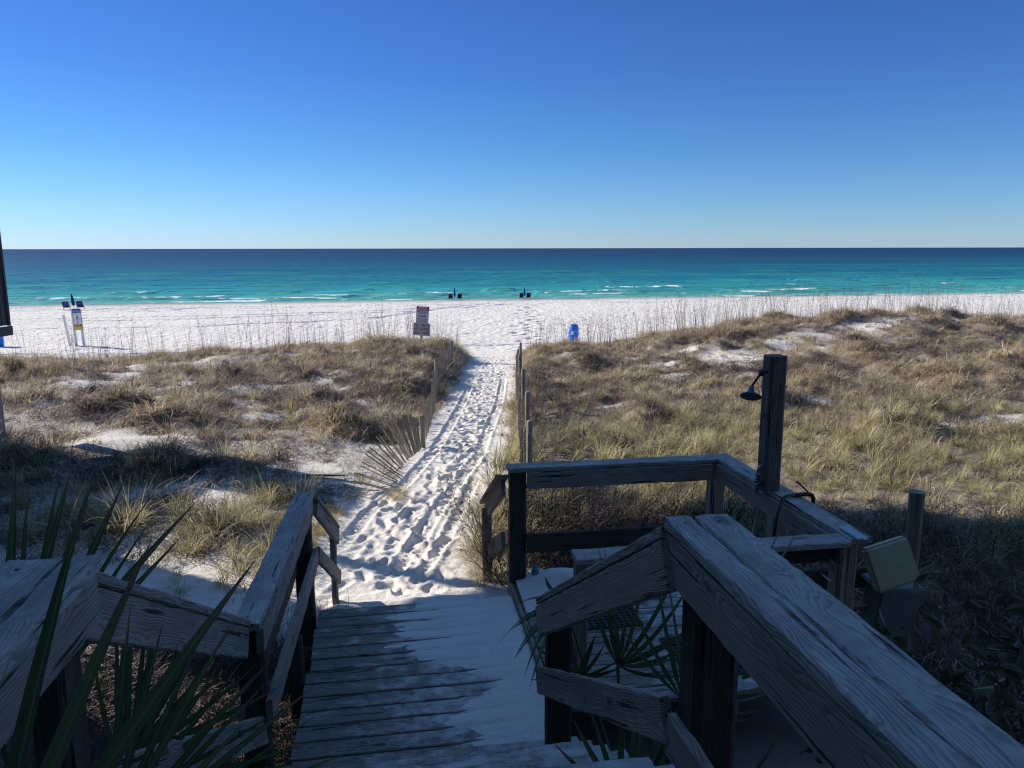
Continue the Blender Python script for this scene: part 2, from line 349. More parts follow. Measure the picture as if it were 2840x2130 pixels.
track(X, Y, Z, [(-1.15, 6.6), (-1.0, 7.6), (-.9, 8.6), (-.66, 10.2), (-.5, 11.6), (-.45, 13.5), (-.3, 17), (-.25, 22)])
track(X, Y, Z, [(-1.75, 7.6), (-1.68, 8.6), (-1.38, 10.0), (-1.25, 11.6), (-1.2, 13.5), (-1.15, 17), (-1.15, 22)])
track(X, Y, Z, [(-.85, 6.7), (-.72, 7.6), (-.62, 8.6), (-.5, 10.0)], .05, .02)
dents(X, Y, Z, pp[640:], .022, .115, .052)
for yy, hh in ((6.02, .05), (6.28, .045)):
    Z += hh*ss(yy+.09*0+.14, yy-.02, Y-.16*(X+1)) * ss(yy-.6, yy-.2, Y)*ss(.75, .6, np.abs(X+.85))
nr, nc = X.shape
idx = np.arange(nr*nc).reshape(nr, nc)
F = np.stack([idx[:-1, :-1], idx[:-1, 1:], idx[1:, 1:], idx[1:, :-1]], -1).reshape(-1, 4)
me = mesh('dune_ground', np.stack([X, Y, Z], -1).reshape(-1, 3), F, True)
lit = cover(X, Y)*.9+(.22+.75*ss(.38, .66, fbm(X*1.1, Y*1.1, 4)))*(inpath(X, Y) < -.35)*ss(7.2, 9.5, Y)*ss(33, 29, Y-SL*X)*(1-.25*bare(X, Y))+1.0*((X > .25) & (Y < 6.2))+.55*(X > 1)*ss(9.8, 8, Y)*(Y >= 6.2)+.55*((X < -2.2) & (Y > 3) & (Y < 5.6))
attr(me, 'litter', np.where((inpath(X, Y) > -.1) | ((Y < 7.2) & (X < .25) & ~((X < -2.2) & (Y < 5.6))), -.6, lit-bare(X, Y)*.10*(X < 0)-bare(X, Y)*.25*(X > 0)).ravel())
props(link('dune_ground', me, m=SAND), kind='structure')
def ground(x, y): return float(height(np.array([x], float), np.array([y], float))[0])

# beach
rb = grow(36.2, 124, .12, 1.008, .32); ob = np.concatenate([-grow(.1, 125, .2, 1.012, .5)[::-1], grow(.1, 125, .2, 1.012, .5)])
XB = ob[None, :]+0*rb[:, None]; YB = rb[:, None]+SL*XB+0
ZB = zp(rb)[:, None]-.004+0*XB+(fbm(XB*.9, YB*.9, 3)-.5)*.14*ss(118, 100, rb)[:, None]+(fbm(XB*.12, YB*.12, 3)-.5)*.35*ss(36, 44, rb)[:, None]*ss(112, 95, rb)[:, None]
tr = np.zeros_like(XB)
def poly_dist(px, py, pts):
    d = np.full(px.shape, 1e9)
    for (ax, ay), (bx, by) in zip(pts[:-1], pts[1:]):
        t = np.clip(((px-ax)*(bx-ax)+(py-ay)*(by-ay))/((bx-ax)**2+(by-ay)**2+1e-9), 0, 1)
        d = np.minimum(d, np.hypot(px-ax-t*(bx-ax), py-ay-t*(by-ay)))
    return d
for s0 in (41.5, 42.6, 98, 101.5, 106.5, 108.2):
    tr = np.maximum(tr, ss(.5, .2, np.abs(rb[:, None]-s0+.4*np.sin(XB*.05+s0)))*.9)
for k in range(5):
    a = np.linspace(-2.6, -.2, 14)[::-1]
    pts = [(-40+k*3.2+11*math.cos(t)*1.1, 91+5.5*math.sin(t)-SL*0) for t in np.linspace(PI*.55, PI*1.6, 14)]
    tr = np.maximum(tr, ss(.75, .2, poly_dist(XB, YB, pts)))
for pts in ([(-60, 70), (-30, 74), (-12, 84), (-3, 100)], [(-60, 66.5), (-28, 70.5), (-10, 81), (0, 98)], [(-50, 57), (-25, 60), (-12, 72), (-6, 92)]):
    tr = np.maximum(tr, ss(.55, .2, poly_dist(XB, YB, pts))*.8)
for i in range(46):
    t = i/46; tr = np.maximum(tr, ss(.42, .15, np.hypot((XB-(.6+.6*math.sin(i*.9)+(i % 2)*.9+1.2*t)), (YB-(47+50*t))/1.5)))
ZB -= tr*.11
nr, nc = XB.shape; idx = np.arange(nr*nc).reshape(nr, nc)
F = np.stack([idx[:-1, :-1], idx[:-1, 1:], idx[1:, 1:], idx[1:, :-1]], -1).reshape(-1, 4)
me = mesh('beach', np.stack([XB, YB, ZB], -1).reshape(-1, 3), F, True)
attr(me, 'wet', (1.6*ss(109.5, 112.5, rb)[:, None]+0*XB).ravel()); attr(me, 'track', tr.ravel())
props(link('beach', me, m=BEACH), kind='structure')

# ------------------------------------------------------------------ sea
SEA = -4.92
t = NT('sea_water'); p = t.geo(); sp = t.n('ShaderNodeSeparateXYZ'); t.l(p, sp.inputs[0])
dist = t.math('SUBTRACT', sp.outputs[1], t.math('MULTIPLY', sp.outputs[0], SL))
wob = t.noise(t.mapping(p, (.004, .012, 1)), 1, 4, .6)
lg = t.math('LOGARITHM', t.math('MAXIMUM', t.math('SUBTRACT', dist, 108), 1), 10)
lg = t.math('DIVIDE', t.math('ADD', lg, t.math('MULTIPLY', t.math('SUBTRACT', wob, .5), .9)), 4)
c = t.ramp(lg, [(.18, (.30, .46, .40)), (.27, (.18, .46, .39)), (.38, (.040, .35, .33)), (.50, (.008, .19, .235)), (.60, (.002, .088, .135)), (.70, (.002, .036, .070)), (.82, (.001, .015, .036)), (1, (.001, .011, .030))])
patch = t.math('ADD', t.math('MULTIPLY', t.noise(t.mapping(p, (.012, .035, 1)), 1, 5, .6), .5), t.math('MULTIPLY', t.noise(t.mapping(p, (.10, .16, 1)), 1, 8, .75), .5))
c = t.mix(t.ramp(patch, [(.40, 0), (.60, .62)]), c, t.mix(.6, c, (.002, .035, .075)))
gr = t.n('ShaderNodeAttribute', attribute_name='swell').outputs['Fac']
c = t.mix(t.math('MULTIPLY', gr, .4, clamp=True), c, (.06, .30, .20))
fo = t.n('ShaderNodeAttribute', attribute_name='foam').outputs['Fac']
fn = t.noise(t.mapping(p, (.5, .30, 1)), 1.0, 7, .75)
fm = t.ramp(t.math('ADD', t.math('MULTIPLY', fo, 1.0), t.math('MULTIPLY', t.math('SUBTRACT', fn, .5), 2.6)), [(.5, 0), (.68, 1)])
c = t.mix(fm, c, (.85, .87, .87))
w1 = t.noise(t.mapping(p, (.35, .9, 1)), .55, 6, .62); w2 = t.noise(t.mapping(p, (.05, .16, 1)), 1, 4, .6)
h = t.math('ADD', t.math('MULTIPLY', w1, .55), t.math('MULTIPLY', w2, 3.4))
b = t.bsdf(c, .34, t.bump(h, 1, 1), .07)
SEAM = t.m
rs = grow(109, 330, .35, 1.009, 2.5); osx = np.concatenate([-grow(.3, 260, .6, 1.008, 3)[::-1], grow(.3, 260, .6, 1.008, 3)])
XS = osx[None, :]+0*rs[:, None]; YS = rs[:, None]+SL*XS; RS = rs[:, None]+0*XS
ZS = SEA+0*XS; foam = 0*XS; swell = 0*XS
sh = (fbm(XS*.05, RS*.0+3, 3)-.5)*8+(fbm(XS*.25, RS*.02, 3)-.5)*3
for (r0, a, len_, k, wdt, fa) in ((113.2, .05, .03, 1, 1.7, 1.1), (117.5, .12, .03, 5, 1.8, 1.0), (122.5, .18, .024, 9, 1.8, .8), (131, .32, .022, 14, 2.4, .62), (146, .36, .02, 19, 2.8, .60), (172, .4, .018, 23, 3.2, .0), (215, .25, .01, 31, 3, 0), (255, .22, .01, 37, 3, 0)):
    cen = r0+sh*(.25 if k == 1 else .9)+(fbm(XS*len_+k, RS*0+k, 2)-.5)*14*(k > 1)
    on = fbm(XS*len_*5+k*3.1, RS*0+k*1.7, 3)
    d = RS-cen; am = ss(.40, .54, on) if k > 1 else 1
    ZS += a*am*np.where(d < 0, np.exp(-(d/wdt)**2), np.exp(-(d/(wdt*3))**2))
    swell = np.maximum(swell, am*np.exp(-((d+wdt*.4)/(wdt*1.6))**2)*(k > 1))
    foam = np.maximum(foam, fa*(ss(.50, .64, on) if k > 1 else 1)*np.exp(-((d+wdt*.2)/(wdt*.75))**2))
ZS += (fbm(XS*.12, YS*.3, 4)-.5)*.38*ss(112, 122, RS); ZS = np.where(RS > 322, SEA, ZS)
nr, nc = XS.shape; idx = np.arange(nr*nc).reshape(nr, nc)
F = np.stack([idx[:-1, :-1], idx[:-1, 1:], idx[1:, 1:], idx[1:, :-1]], -1).reshape(-1, 4)
V = np.stack([XS, YS, ZS], -1).reshape(-1, 3)
# far water: strips out to the horizon, joined to the same surface
fr = np.array([rs[-1]-3, 600, 1500, 4000, 12000, 45000.]); fx_ = np.array([-60000, -8000, -2000, -600, 0, 600, 2000, 8000, 60000.])
XF = fx_[None, :]+0*fr[:, None]; YF = fr[:, None]+SL*XF*np.array([1, 1, .9, .6, .2, 0])[:, None]; n0 = len(V)
V = np.concatenate([V, np.stack([XF, YF, 0*XF+SEA-.004], -1).reshape(-1, 3)])
i2 = n0+np.arange(XF.size).reshape(XF.shape); F2 = np.stack([i2[:-1, :-1], i2[:-1, 1:], i2[1:, 1:], i2[1:, :-1]], -1).reshape(-1, 4)
me = mesh('sea', V, np.concatenate([F, F2]), True)
attr(me, 'foam', np.concatenate([foam.ravel(), np.zeros(XF.size)])); attr(me, 'swell', np.concatenate([swell.ravel(), np.zeros(XF.size)]))
props(link('sea', me, m=SEAM), kind='structure')

# ------------------------------------------------------------------ boards
def board_mesh(L, w, t, wear=.0025, seed=0, seg=.07, ends=(0, 0)):
    """worn plank: long axis x, width y, thickness z; rounded, slightly ragged edges"""
    g = random.Random(seed); n = max(2, int(L/seg)); c = min(t, w)*.16
    sec = [(-w/2+c, -t/2), (w/2-c, -t/2), (w/2, -t/2+c), (w/2, t/2-c), (w/2-c, t/2), (w/6, t/2), (-w/6, t/2), (-w/2+c, t/2), (-w/2, t/2-c), (-w/2, -t/2+c)]
    k = len(sec); vs_, fs = [], []
    ph = [g.uniform(0, 6) for _ in range(k)]
    for i in range(n+1):
        x = -L/2+L*i/n
        for j, (y, z) in enumerate(sec):
            ry = wear*(math.sin(i*.9+ph[j])*.4+g.uniform(-1, 1)); rz_ = wear*(math.sin(i*.6+ph[j]*2)*.3+g.uniform(-1, 1)*.8)
            if g.random() < .05 and j in (3, 4, 7, 8): rz_ -= wear*1.8; ry -= math.copysign(wear*1.8, y)
            xe = x
            if i == 0: xe += ends[0]*(y/w)+g.uniform(-1, 1)*.0015
            if i == n: xe += ends[1]*(y/w)+g.uniform(-1, 1)*.0015
            vs_.append((xe, y+ry*.8, z+rz_))
    for i in range(n):
        for j in range(k):
            a = i*k+j; b = i*k+(j+1) % k; fs.append((a, a+k, b+k, b))
    fs.append(tuple(range(k))); fs.append(tuple(reversed(range(n*k, n*k+k))))
    return mesh('board', vs_, fs)
_bs = [0]
def board(name, A, B, w, t, parent, up=(0, 0, 1), m=None, wear=.0022, ends=(0, 0), seg=.07):
    """plank from A to B, its thickness t along up, its width w across"""
    A = Vector(A); B = Vector(B); L = (B-A); x = L.normalized(); upv = Vector(up); y = upv.cross(x).normalized(); z = x.cross(y)
    _bs[0] += 1
    me = board_mesh(L.length, w, t, wear, _bs[0], seg, ends)
    o = link(name, me, parent, m=m or WOOD)
    mt = Matrix((x, y, z)).transposed().to_4x4(); mt.translation = (A+B)/2
    o.matrix_local = (parent.matrix_basis.inverted() @ mt) if parent is not None else mt
    return o
TH = R(9); e1 = Vector((math.cos(TH), math.sin(TH), 0)); e2 = Vector((-math.sin(TH), math.cos(TH), 0)); O0 = Vector((0, 5.83, 0))
def D(u, v, z=0): return O0+e1*u+e2*v+Vector((0, 0, z))
UZ = Vector((0, 0, 1))

# landing and stairs -------------------------------------------------
st = thing('boardwalk_stairs', D(-.75, -1, 0), 'sandy plank landing and wooden steps leading down to the beach path', 'stairs')
nb = 14; pitch = 2.12/nb
for i in range(nb):
    v = -pitch*(i+.5); ov = .03 if i == 0 else 0
    board('deck_board', D(-1.52+rnd.uniform(-.012, .012), v, -.019+rnd.uniform(-.002, .002)), D(-.01, v+rnd.uniform(-.003, .003), -.019+rnd.uniform(-.002, .002)), pitch-.015, .036, st, m=DECK, wear=.0016)
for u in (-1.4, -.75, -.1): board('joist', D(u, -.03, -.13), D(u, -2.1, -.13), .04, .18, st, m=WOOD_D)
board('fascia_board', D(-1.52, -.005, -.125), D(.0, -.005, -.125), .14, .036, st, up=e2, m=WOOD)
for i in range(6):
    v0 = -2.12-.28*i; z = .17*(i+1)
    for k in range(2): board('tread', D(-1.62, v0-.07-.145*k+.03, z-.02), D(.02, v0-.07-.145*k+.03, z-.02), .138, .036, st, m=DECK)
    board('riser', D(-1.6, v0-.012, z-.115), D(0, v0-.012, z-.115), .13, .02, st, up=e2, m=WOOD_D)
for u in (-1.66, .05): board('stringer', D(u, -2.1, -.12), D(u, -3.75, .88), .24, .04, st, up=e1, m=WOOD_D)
for i in range(20):
    v = -3.86-.146*i; board('deck_board', D(-1.66, v, 1.0), D(-.12, v, 1.0), .135, .036, st, m=DECK)
# steps down to the sand
sf = thing('sand_steps', D(-1.7, .4, -.1), 'short outer stair rail going down to the sand at the far left landing corner', 'stair rail')
board('railing_post', D(-1.44, .50, -.6), D(-1.44, .50, .41), .09, .05, sf, up=e1, m=WOOD)
board('handrail_cap', D(-1.545, .09, .885), D(-1.425, .56, .455), .085, .034, sf, up=(e2*.66+UZ*.75), m=WOOD)
board('rail_board', D(-1.525, .085, .80), D(-1.405, .54, .38), .13, .034, sf, up=e1, m=WOOD)
board('rail_board', D(-1.525, .085, .42), D(-1.405, .54, .02), .12, .034, sf, up=e1, m=WOOD)

# left railing of the landing -----------------------------------------
rl = thing('landing_railing', D(-1.6, -1, 0), 'grey cracked wooden rail along the left side of the landing', 'railing')
board('handrail_cap', D(-1.60, .07, .915), D(-1.66, -2.08, .93), .14, .038, rl, m=WOOD_T, wear=.004)
board('rail_board', D(-1.555, .045, .825), D(-1.60, -2.05, .835), .14, .036, rl, up=e1, m=WOOD)
board('rail_board', D(-1.535, .045, .42), D(-1.58, -2.03, .43), .14, .036, rl, up=e1, m=WOOD)
board('rail_board', D(-1.68, .045, .40), D(-1.72, -2.03, .40), .14, .036, rl, up=e1, m=WOOD)
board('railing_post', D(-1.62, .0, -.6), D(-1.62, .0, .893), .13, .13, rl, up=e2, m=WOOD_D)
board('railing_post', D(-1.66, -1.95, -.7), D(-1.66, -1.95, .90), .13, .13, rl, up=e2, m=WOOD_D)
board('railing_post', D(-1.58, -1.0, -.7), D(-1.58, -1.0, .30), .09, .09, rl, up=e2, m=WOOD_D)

# left stair railing ---------------------------------------------------
ls = thing('stair_railing', D(-1.75, -3, 0), 'left stair railing with wavy grained side board and upper rail behind the palmetto', 'railing', 'railings of the stairs')
A0, B0 = D(-1.79, -3.70, 1.93), D(-1.70, -2.08, .955)
sl = (B0-A0).normalized(); nrm = (UZ-sl*sl.z).normalized()
board('handrail_cap', A0+nrm*.0, B0+nrm*.0, .13, .036, ls, up=nrm, m=WOOD, ends=(0, 0))
board('rail_board', A0-nrm*.095+e1*.045, B0-nrm*.095+e1*.045-sl*.0, .145, .036, ls, up=e1, m=WOOD, seg=.05)
board('rail_board', D(-1.74, -3.75, 1.33), D(-1.62, -1.97, .30), .14, .036, ls, up=e1, m=WOOD)
board('railing_post', D(-1.80, -3.76, -.8), D(-1.80, -3.76, 1.90), .09, .13, ls, up=e2, m=WOOD_D)
board('handrail_cap', D(-1.80, -3.69, 1.955), D(-1.80, -7.2, 1.955), .23, .038, ls, m=WOOD_T, wear=.004)
board('rail_board', D(-1.715, -3.70, 1.862), D(-1.715, -7.2, 1.862), .14, .038, ls, up=e1, m=WOOD)
board('railing_post', D(-1.80, -5.4, -.8), D(-1.80, -5.4, 1.9), .09, .09, ls, up=e2, m=WOOD_D)

# right stair railing --------------------------------------------------
rs_ = thing('stair_railing', D(-.05, -3, 0), 'right stair railing with a wide two-plank cap running to the lower right corner', 'railing', 'railings of the stairs')
A1, B1 = D(-.10, -3.66, 1.93), D(-.18, -2.10, .97)
sl = (B1-A1).normalized(); nrm = (UZ-sl*sl.z).normalized()
board('handrail_cap', A1+e1*.03, B1+e1*.03, .12, .036, rs_, up=nrm, m=WOOD)
board('rail_board', A1-nrm*.10-e1*.02, B1-nrm*.10-e1*.02, .15, .036, rs_, up=e1, m=WOOD, seg=.05)
board('rail_board', D(-.10, -3.70, 1.33), D(-.18, -2.06, .50), .14, .036, rs_, up=e1, m=WOOD, seg=.05)
board('rail_board', D(-.09, -3.71, 1.29), D(-.02, -5.6, 1.29), .14, .036, rs_, up=e1, m=WOOD)
board('handrail_cap', D(-.075, -3.66, 1.957), D(-.075, -7.0, 1.957), .083, .038, rs_, m=WOOD_T, wear=.003)
board('handrail_cap', D(.030, -3.66, 1.955), D(.030, -7.0, 1.955), .115, .038, rs_, m=WOOD_T, wear=.003)
board('rail_board', D(-.095, -3.67, 1.860), D(-.095, -7.0, 1.860), .145, .038, rs_, up=e1, m=WOOD)
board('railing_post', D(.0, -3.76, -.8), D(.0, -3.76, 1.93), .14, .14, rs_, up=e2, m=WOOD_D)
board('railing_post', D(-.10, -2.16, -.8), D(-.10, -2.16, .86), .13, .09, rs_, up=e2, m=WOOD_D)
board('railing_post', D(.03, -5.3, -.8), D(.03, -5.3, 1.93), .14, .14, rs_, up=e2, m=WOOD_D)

# shower platform ------------------------------------------------------
pf = thing('shower_platform', D(.95, -.7, 0), 'low square wooden deck with rails on three sides under the outdoor shower post', 'deck')
for i in range(13):
    v = .28-.146*(i+.5)-.01; board('deck_board', D(.04, v, .012+rnd.uniform(-.002, .002)), D(1.9, v, .012), .135, .036, pf, m=DECK)
board('fascia_board', D(.018, .3, -.04), D(.018, -1.62, -.04), .14, .03, pf, up=e1, m=WOOD)
board('railing_post', D(.075, .21, -.7), D(.075, .21, .985), .135, .135, pf, up=e2, m=WOOD_D)
board('railing_post', D(1.80, .22, -.9), D(1.80, .22, .985), .13, .13, pf, up=e2, m=WOOD)
board('railing_post', D(1.84, -.78, -.9), D(1.84, -.78, .985), .13, .13, pf, up=e2, m=WOOD)
board('railing_post', D(1.84, -1.60, -.9), D(1.84, -1.60, .985), .13, .13, pf, up=e2, m=WOOD)
board('railing_post', D(.15, -1.63, .03), D(.15, -1.63, .985), .075, .09, pf, up=e2, m=WOOD)
board('handrail_cap', D(-.005, .21, 1.005), D(1.83, .21, 1.005), .155, .038, pf, m=WOOD_T)
board('handrail_cap', D(1.845, .285, 1.007), D(1.885, -1.70, 1.007), .155, .038, pf, m=WOOD_T)
board('handrail_cap', D(.10, -1.66, 1.004), D(1.80, -1.66, 1.004), .16, .038, pf, m=WOOD_T)
board('rail_board', D(.145, .14, .915), D(1.73, .14, .915), .14, .036, pf, up=e2, m=WOOD)
board('rail_board', D(.145, .14, .38), D(1.73, .14, .38), .16, .036, pf, up=e2, m=WOOD_D)
board('rail_board', D(1.775, .13, .915), D(1.80, -1.66, .915), .14, .036, pf, up=e1, m=WOOD)
board('rail_board', D(.20, -1.60, .915), D(1.77, -1.60, .915), .13, .036, pf, up=e2, m=WOOD_D)
# rail going down to the sand on the far side of the platform
sr = thing('sand_stair_railing', D(-.05, .6, 0), 'descending stair rail half hidden by brush behind the corner post of the shower deck', 'stair rail')
board('railing_post', D(-.10, .85, -.5), D(-.10, .85, .45), .09, .04, sr, up=e2, m=WOOD)
board('rail_board', D(-.03, .30, .82), D(-.09, .92, .40), .14, .036, sr, up=e1, m=WOOD)
board('handrail_cap', D(-.04, .30, .91), D(-.10, .94, .48), .11, .034, sr, up=e2*.55+UZ*.83, m=WOOD)
board('rail_board', D(-.03, .30, .36), D(-.09, .92, -.04), .14, .036, sr, up=e1, m=WOOD)

NAILS = []
for u, v, z, par in [(u_, v_, z_, p_) for (us, vs2, z_, p_) in (((-.075, .03), (-3.72, -4.9, -5.3), 1.977, rs_), ((-1.74, -1.86), (-3.76, -4.6, -5.4), 1.975, ls), ((-1.56, -1.64), (-.03, -1.0, -1.95), .937, rl), ((.07,), (.18, .24), 1.025, pf), ((1.80, 1.88), (-.78, -1.6), 1.027, pf)) for u_ in us for v_ in vs2]:
    NAILS.append((u, v, z, par))
# ------------------------------------------------------------------ tubes, lathes
def tube(name, pts, r, parent=None, m=None, n=8, radii=None):
    pts = [Vector(p) for p in pts]; vs_, fs = [], []
    prev = None
    for i, p in enumerate(pts):
        d = (pts[min(i+1, len(pts)-1)]-pts[max(i-1, 0)]).normalized()
        a = Vector((0, 0, 1)) if abs(d.z) < .9 else Vector((1, 0, 0))
        if prev is None: u = d.cross(a).normalized()
        else: u = (prev-d*prev.dot(d)).normalized()
        prev = u; v = d.cross(u); rr = radii[i] if radii else r
        for k in range(n):
            q = 2*PI*k/n; vs_.append(p+u*math.cos(q)*rr+v*math.sin(q)*rr)
    for i in range(len(pts)-1):
        for k in range(n): fs.append((i*n+k, i*n+(k+1) % n, (i+1)*n+(k+1) % n, (i+1)*n+k))
    fs.append(tuple(reversed(range(n)))); fs.append(tuple(range((len(pts)-1)*n, len(pts)*n)))
    me = mesh(name, vs_, fs, True)
    o = link(name, me, parent, m=m)
    if parent is not None: o.matrix_local = parent.matrix_basis.inverted()
    return o
def spline(P, n=8):
    P = [Vector(p) for p in P]; P = [P[0]*2-P[1]]+P+[P[-1]*2-P[-2]]; out = []
    for i in range(1, len(P)-2):
        for k in range(n):
            t = k/n; a, b, c, d = P[i-1:i+3]
            out.append(.5*((2*b)+(c-a)*t+(2*a-5*b+4*c-d)*t*t+(3*b-a-3*c+d)*t**3))
    return out+[P[-2]]

for u, v, z, par in NAILS: tube('screw', [D(u, v, z), D(u, v, z+.0015)], .0055, par, DARKMETAL, 8)
# shower ---------------------------------------------------------------
SX = D(1.80, -.80, 0)
sh_ = thing('outdoor_shower', SX, 'tall dark wooden shower post with a bell shaped shower head and a tap', 'shower')
board('post', D(1.79, -.70, 1.03), D(1.79, -.70, 2.015), .14, .13, sh_, up=e1, m=wood_mat('shower_post_wood', (.045, .042, .04), (.19, .18, .175), .15, .1), wear=.002)
Lp = D(1.725, -.72, 0)
tube('shower_arm', spline([Lp+UZ*1.90+e1*.03, Lp+UZ*1.90-e1*.03, Lp+UZ*1.885-e1*.055, Lp+UZ*1.80-e1*.115]), .009, sh_, DARKMETAL)
tube('flange', [Lp+UZ*1.90-e1*.035, Lp+UZ*1.89-e1*.060], .024, sh_, DARKMETAL, 12)
a = Vector(Lp+UZ*1.80-e1*.115); dr = (-e1*.25-e2*.42-UZ*.80).normalized()
BELL = plain('shower_head_metal', (.07, .10, .13), .4, .2, .5, .5)
tube('shower_head', [a, a+dr*.02, a+dr*.045, a+dr*.06, a+dr*.07, a+dr*.078, a+dr*.082], .02, sh_, BELL, 24, [.014, .018, .028, .050, .070, .076, .070])
tube('supply_pipe', [Lp+UZ*1.025-e1*.03, Lp+UZ*1.18-e1*.03, Lp+UZ*1.205-e1*.02, Lp+UZ*1.21+e1*.02], .014, sh_, GALV)
tube('tap_body', [Lp+UZ*1.09-e1*.03-e2*.03, Lp+UZ*1.09-e1*.03+e2*.02], .022, sh_, DARKMETAL, 12)
tube('tap_handle', [Lp+UZ*1.09-e1*.03-e2*.03, Lp+UZ*1.085-e1*.085-e2*.05], .006, sh_, GALV)
for z in (1.14, 1.055): tube('collar', [Lp+UZ*z-e1*.03, Lp+UZ*(z+.022)-e1*.03], .020, sh_, GALV, 10)
tube('bolt', [Lp+UZ*1.58+e2*.01-e1*.0, Lp+UZ*1.58+e2*.01-e1*.012], .010, sh_, DARKMETAL, 6)
# hose with nozzle
h0 = D(1.83, -1.0, 1.035)
hs = thing('garden_hose', h0, 'black garden hose with a spray nozzle looped over the platform rail by the shower post', 'hose')
tube('hose', spline([D(1.60, -1.16, .45), D(1.62, -1.13, .72), D(1.66, -1.08, .92), D(1.72, -1.02, 1.02), D(1.79, -.96, 1.052), D(1.88, -.92, 1.045)]), .012, hs, RUBBER)
tube('nozzle', spline([D(1.88, -.92, 1.045), D(1.98, -.90, 1.04), D(2.03, -.90, 1.02), D(2.035, -.90, .93)]), .015, hs, RUBBER)
tube('trigger', spline([D(2.0, -.9, 1.045), D(1.96, -.88, 1.09), D(1.92, -.86, 1.125)]), .006, hs, RUBBER)
# clear plastic scrap on the rail corner
tp = NT('clear_plastic'); x = tp.bsdf((.55, .65, .75), .25, tp.bump(tp.noise(tp.obj(), 30, 4), .004), .5); x.inputs['Alpha'].default_value = .75
vs_ = []; 
for i in range(9):
    for j in range(6): vs_.append(D(1.84+.014*j+rnd.uniform(-.002, .002), -1.75+.028*i, 1.032+.006*rnd.random()+(.012 if j in (1, 4) else 0)))
fs = [(i*6+j, i*6+j+1, i*6+j+7, i*6+j+6) for i in range(8) for j in range(5)]
me = mesh('plastic_sheet', [v-D(1.88, -1.64, 1.03) for v in vs_], fs, True); o = link('plastic_sheet', me, loc=D(1.88, -1.64, 1.03), m=tp.m)
props(o, 'crumpled strip of clear blue plastic lying on the near corner of the shower deck rail', 'plastic sheet'); md = o.modifiers.new('thick', 'SOLIDIFY'); md.thickness = .002

# perforated rubber mats on the platform
def mat_mesh(nx, ny, cell, hole):
    vs_, fs = [], []
    for i in range(nx):
        for j in range(ny):
            cx_, cy_ = i*cell+(j % 2)*0, j*cell; b = len(vs_); h = cell/2
            out = [(-h, -h), (0, -h), (h, -h), (h, 0), (h, h), (0, h), (-h, h), (-h, 0)]
            inn = [(-hole*.7, -hole*.7), (0, -hole), (hole*.7, -hole*.7), (hole, 0), (hole*.7, hole*.7), (0, hole), (-hole*.7, hole*.7), (-hole, 0)]
            vs_ += [(cx_+a_, cy_+b_, 0) for a_, b_ in out]+[(cx_+a_, cy_+b_, 0) for a_, b_ in inn]
            for k in range(8): fs.append((b+k, b+(k+1) % 8, b+8+(k+1) % 8, b+8+k))
    return mesh('mat', vs_, fs)
for (u, v, rz, nx, ny, lab) in ((.30, -.70, 0, 13, 12, 'black rubber ring mat lying near the front left corner of the shower deck'), (.95, -1.45, .05, 15, 12, 'black perforated rubber mat under the shower deck rail beside the palmetto')):
    o = link('rubber_mat', mat_mesh(nx, ny, .045, .015), loc=D(u, v, .046), m=RUBBER); o.rotation_euler.z = TH+rz
    md = o.modifiers.new('thick', 'SOLIDIFY'); md.thickness = .010
    props(o, lab, 'mat', 'rubber mats on the shower deck')

# blue bottle with tag near the corner post
bt = D(.22, .17, .03)
t_ = plain('teal_plastic', (.05, .22, .28), .3); o = tube('water_bottle', [Vector((0, 0, z)) for z in (0, .005, .09, .11, .125, .14)], .02, None, t_, 14, [.028, .032, .032, .022, .012, .012]); o.location = bt+Vector((0, 0, .0))
props(o, 'small teal plastic bottle standing in the sand by the far left deck post', 'bottle')

# sand drifts on the boards ---------------------------------------------
def drift(name, u0, u1, v0, v1, f, lab):
    nu, nv = int((u1-u0)/.018), int((v1-v0)/.018)
    us = np.linspace(u0, u1, nu); vv = np.linspace(v0, v1, nv); U, V_ = np.meshgrid(us, vv)
    Hh = f(U, V_); px = O0.x+e1.x*U+e2.x*V_; py = O0.y+e1.y*U+e2.y*V_
    idx = np.arange(U.size).reshape(U.shape); F = np.stack([idx[:-1, :-1], idx[:-1, 1:], idx[1:, 1:], idx[1:, :-1]], -1).reshape(-1, 4)
    hh = Hh.ravel(); keep = (hh[F] > -.015).any(1)
    me = mesh(name, np.stack([px, py, Hh], -1).reshape(-1, 3), F[keep], True); bm = bmesh.new(); bm.from_mesh(me)
    bmesh.ops.delete(bm, geom=[v for v in bm.verts if not v.link_faces], context='VERTS'); bm.to_mesh(me); bm.free(); me.polygons.foreach_set('use_smooth', np.ones(len(me.polygons), dtype=bool))
    o = link(name, me, m=SANDP); props(o, lab, 'sand', kind='stuff'); return o
def fl(U, V_):
    d = fbm(U*1.6+2, V_*2.6+8, 4)
    left = np.interp(V_, [-2.12, -1.75, -1.4, -1.2, -.9, -.6, -.2, 0], [-.42, -.55, -.60, -.28, -.85, -1.0, -1.0, -.75])
    a = ss(-.18, .25, U-left+(fbm(U*3, V_*9, 3)-.5)*.5)
    edge = np.minimum(ss(0, .03, -U), 1)*ss(-2.12, -2.0, V_)*ss(.0, -.03, V_)
    q = np.abs(((-V_)/pitch+.5) % 1-.5)*pitch; gap = ss(.016, .004, q)*np.interp(U, [-1.5, -.9, -.35, -.1], [.03, .024, .012, .0])*(.3+1.1*fbm(U*2+9, V_*5, 2))
    return -.012+a*(.013+.010*d)+.013*(fbm(U*7+3, V_*12, 4)-.5)-gap+ .010*ss(-.4, -.05, U)+(edge-1)*.03
drift('sand_drift', -1.5, 0, -2.12, 0, fl, 'white sand blown over the right side of the plank landing')
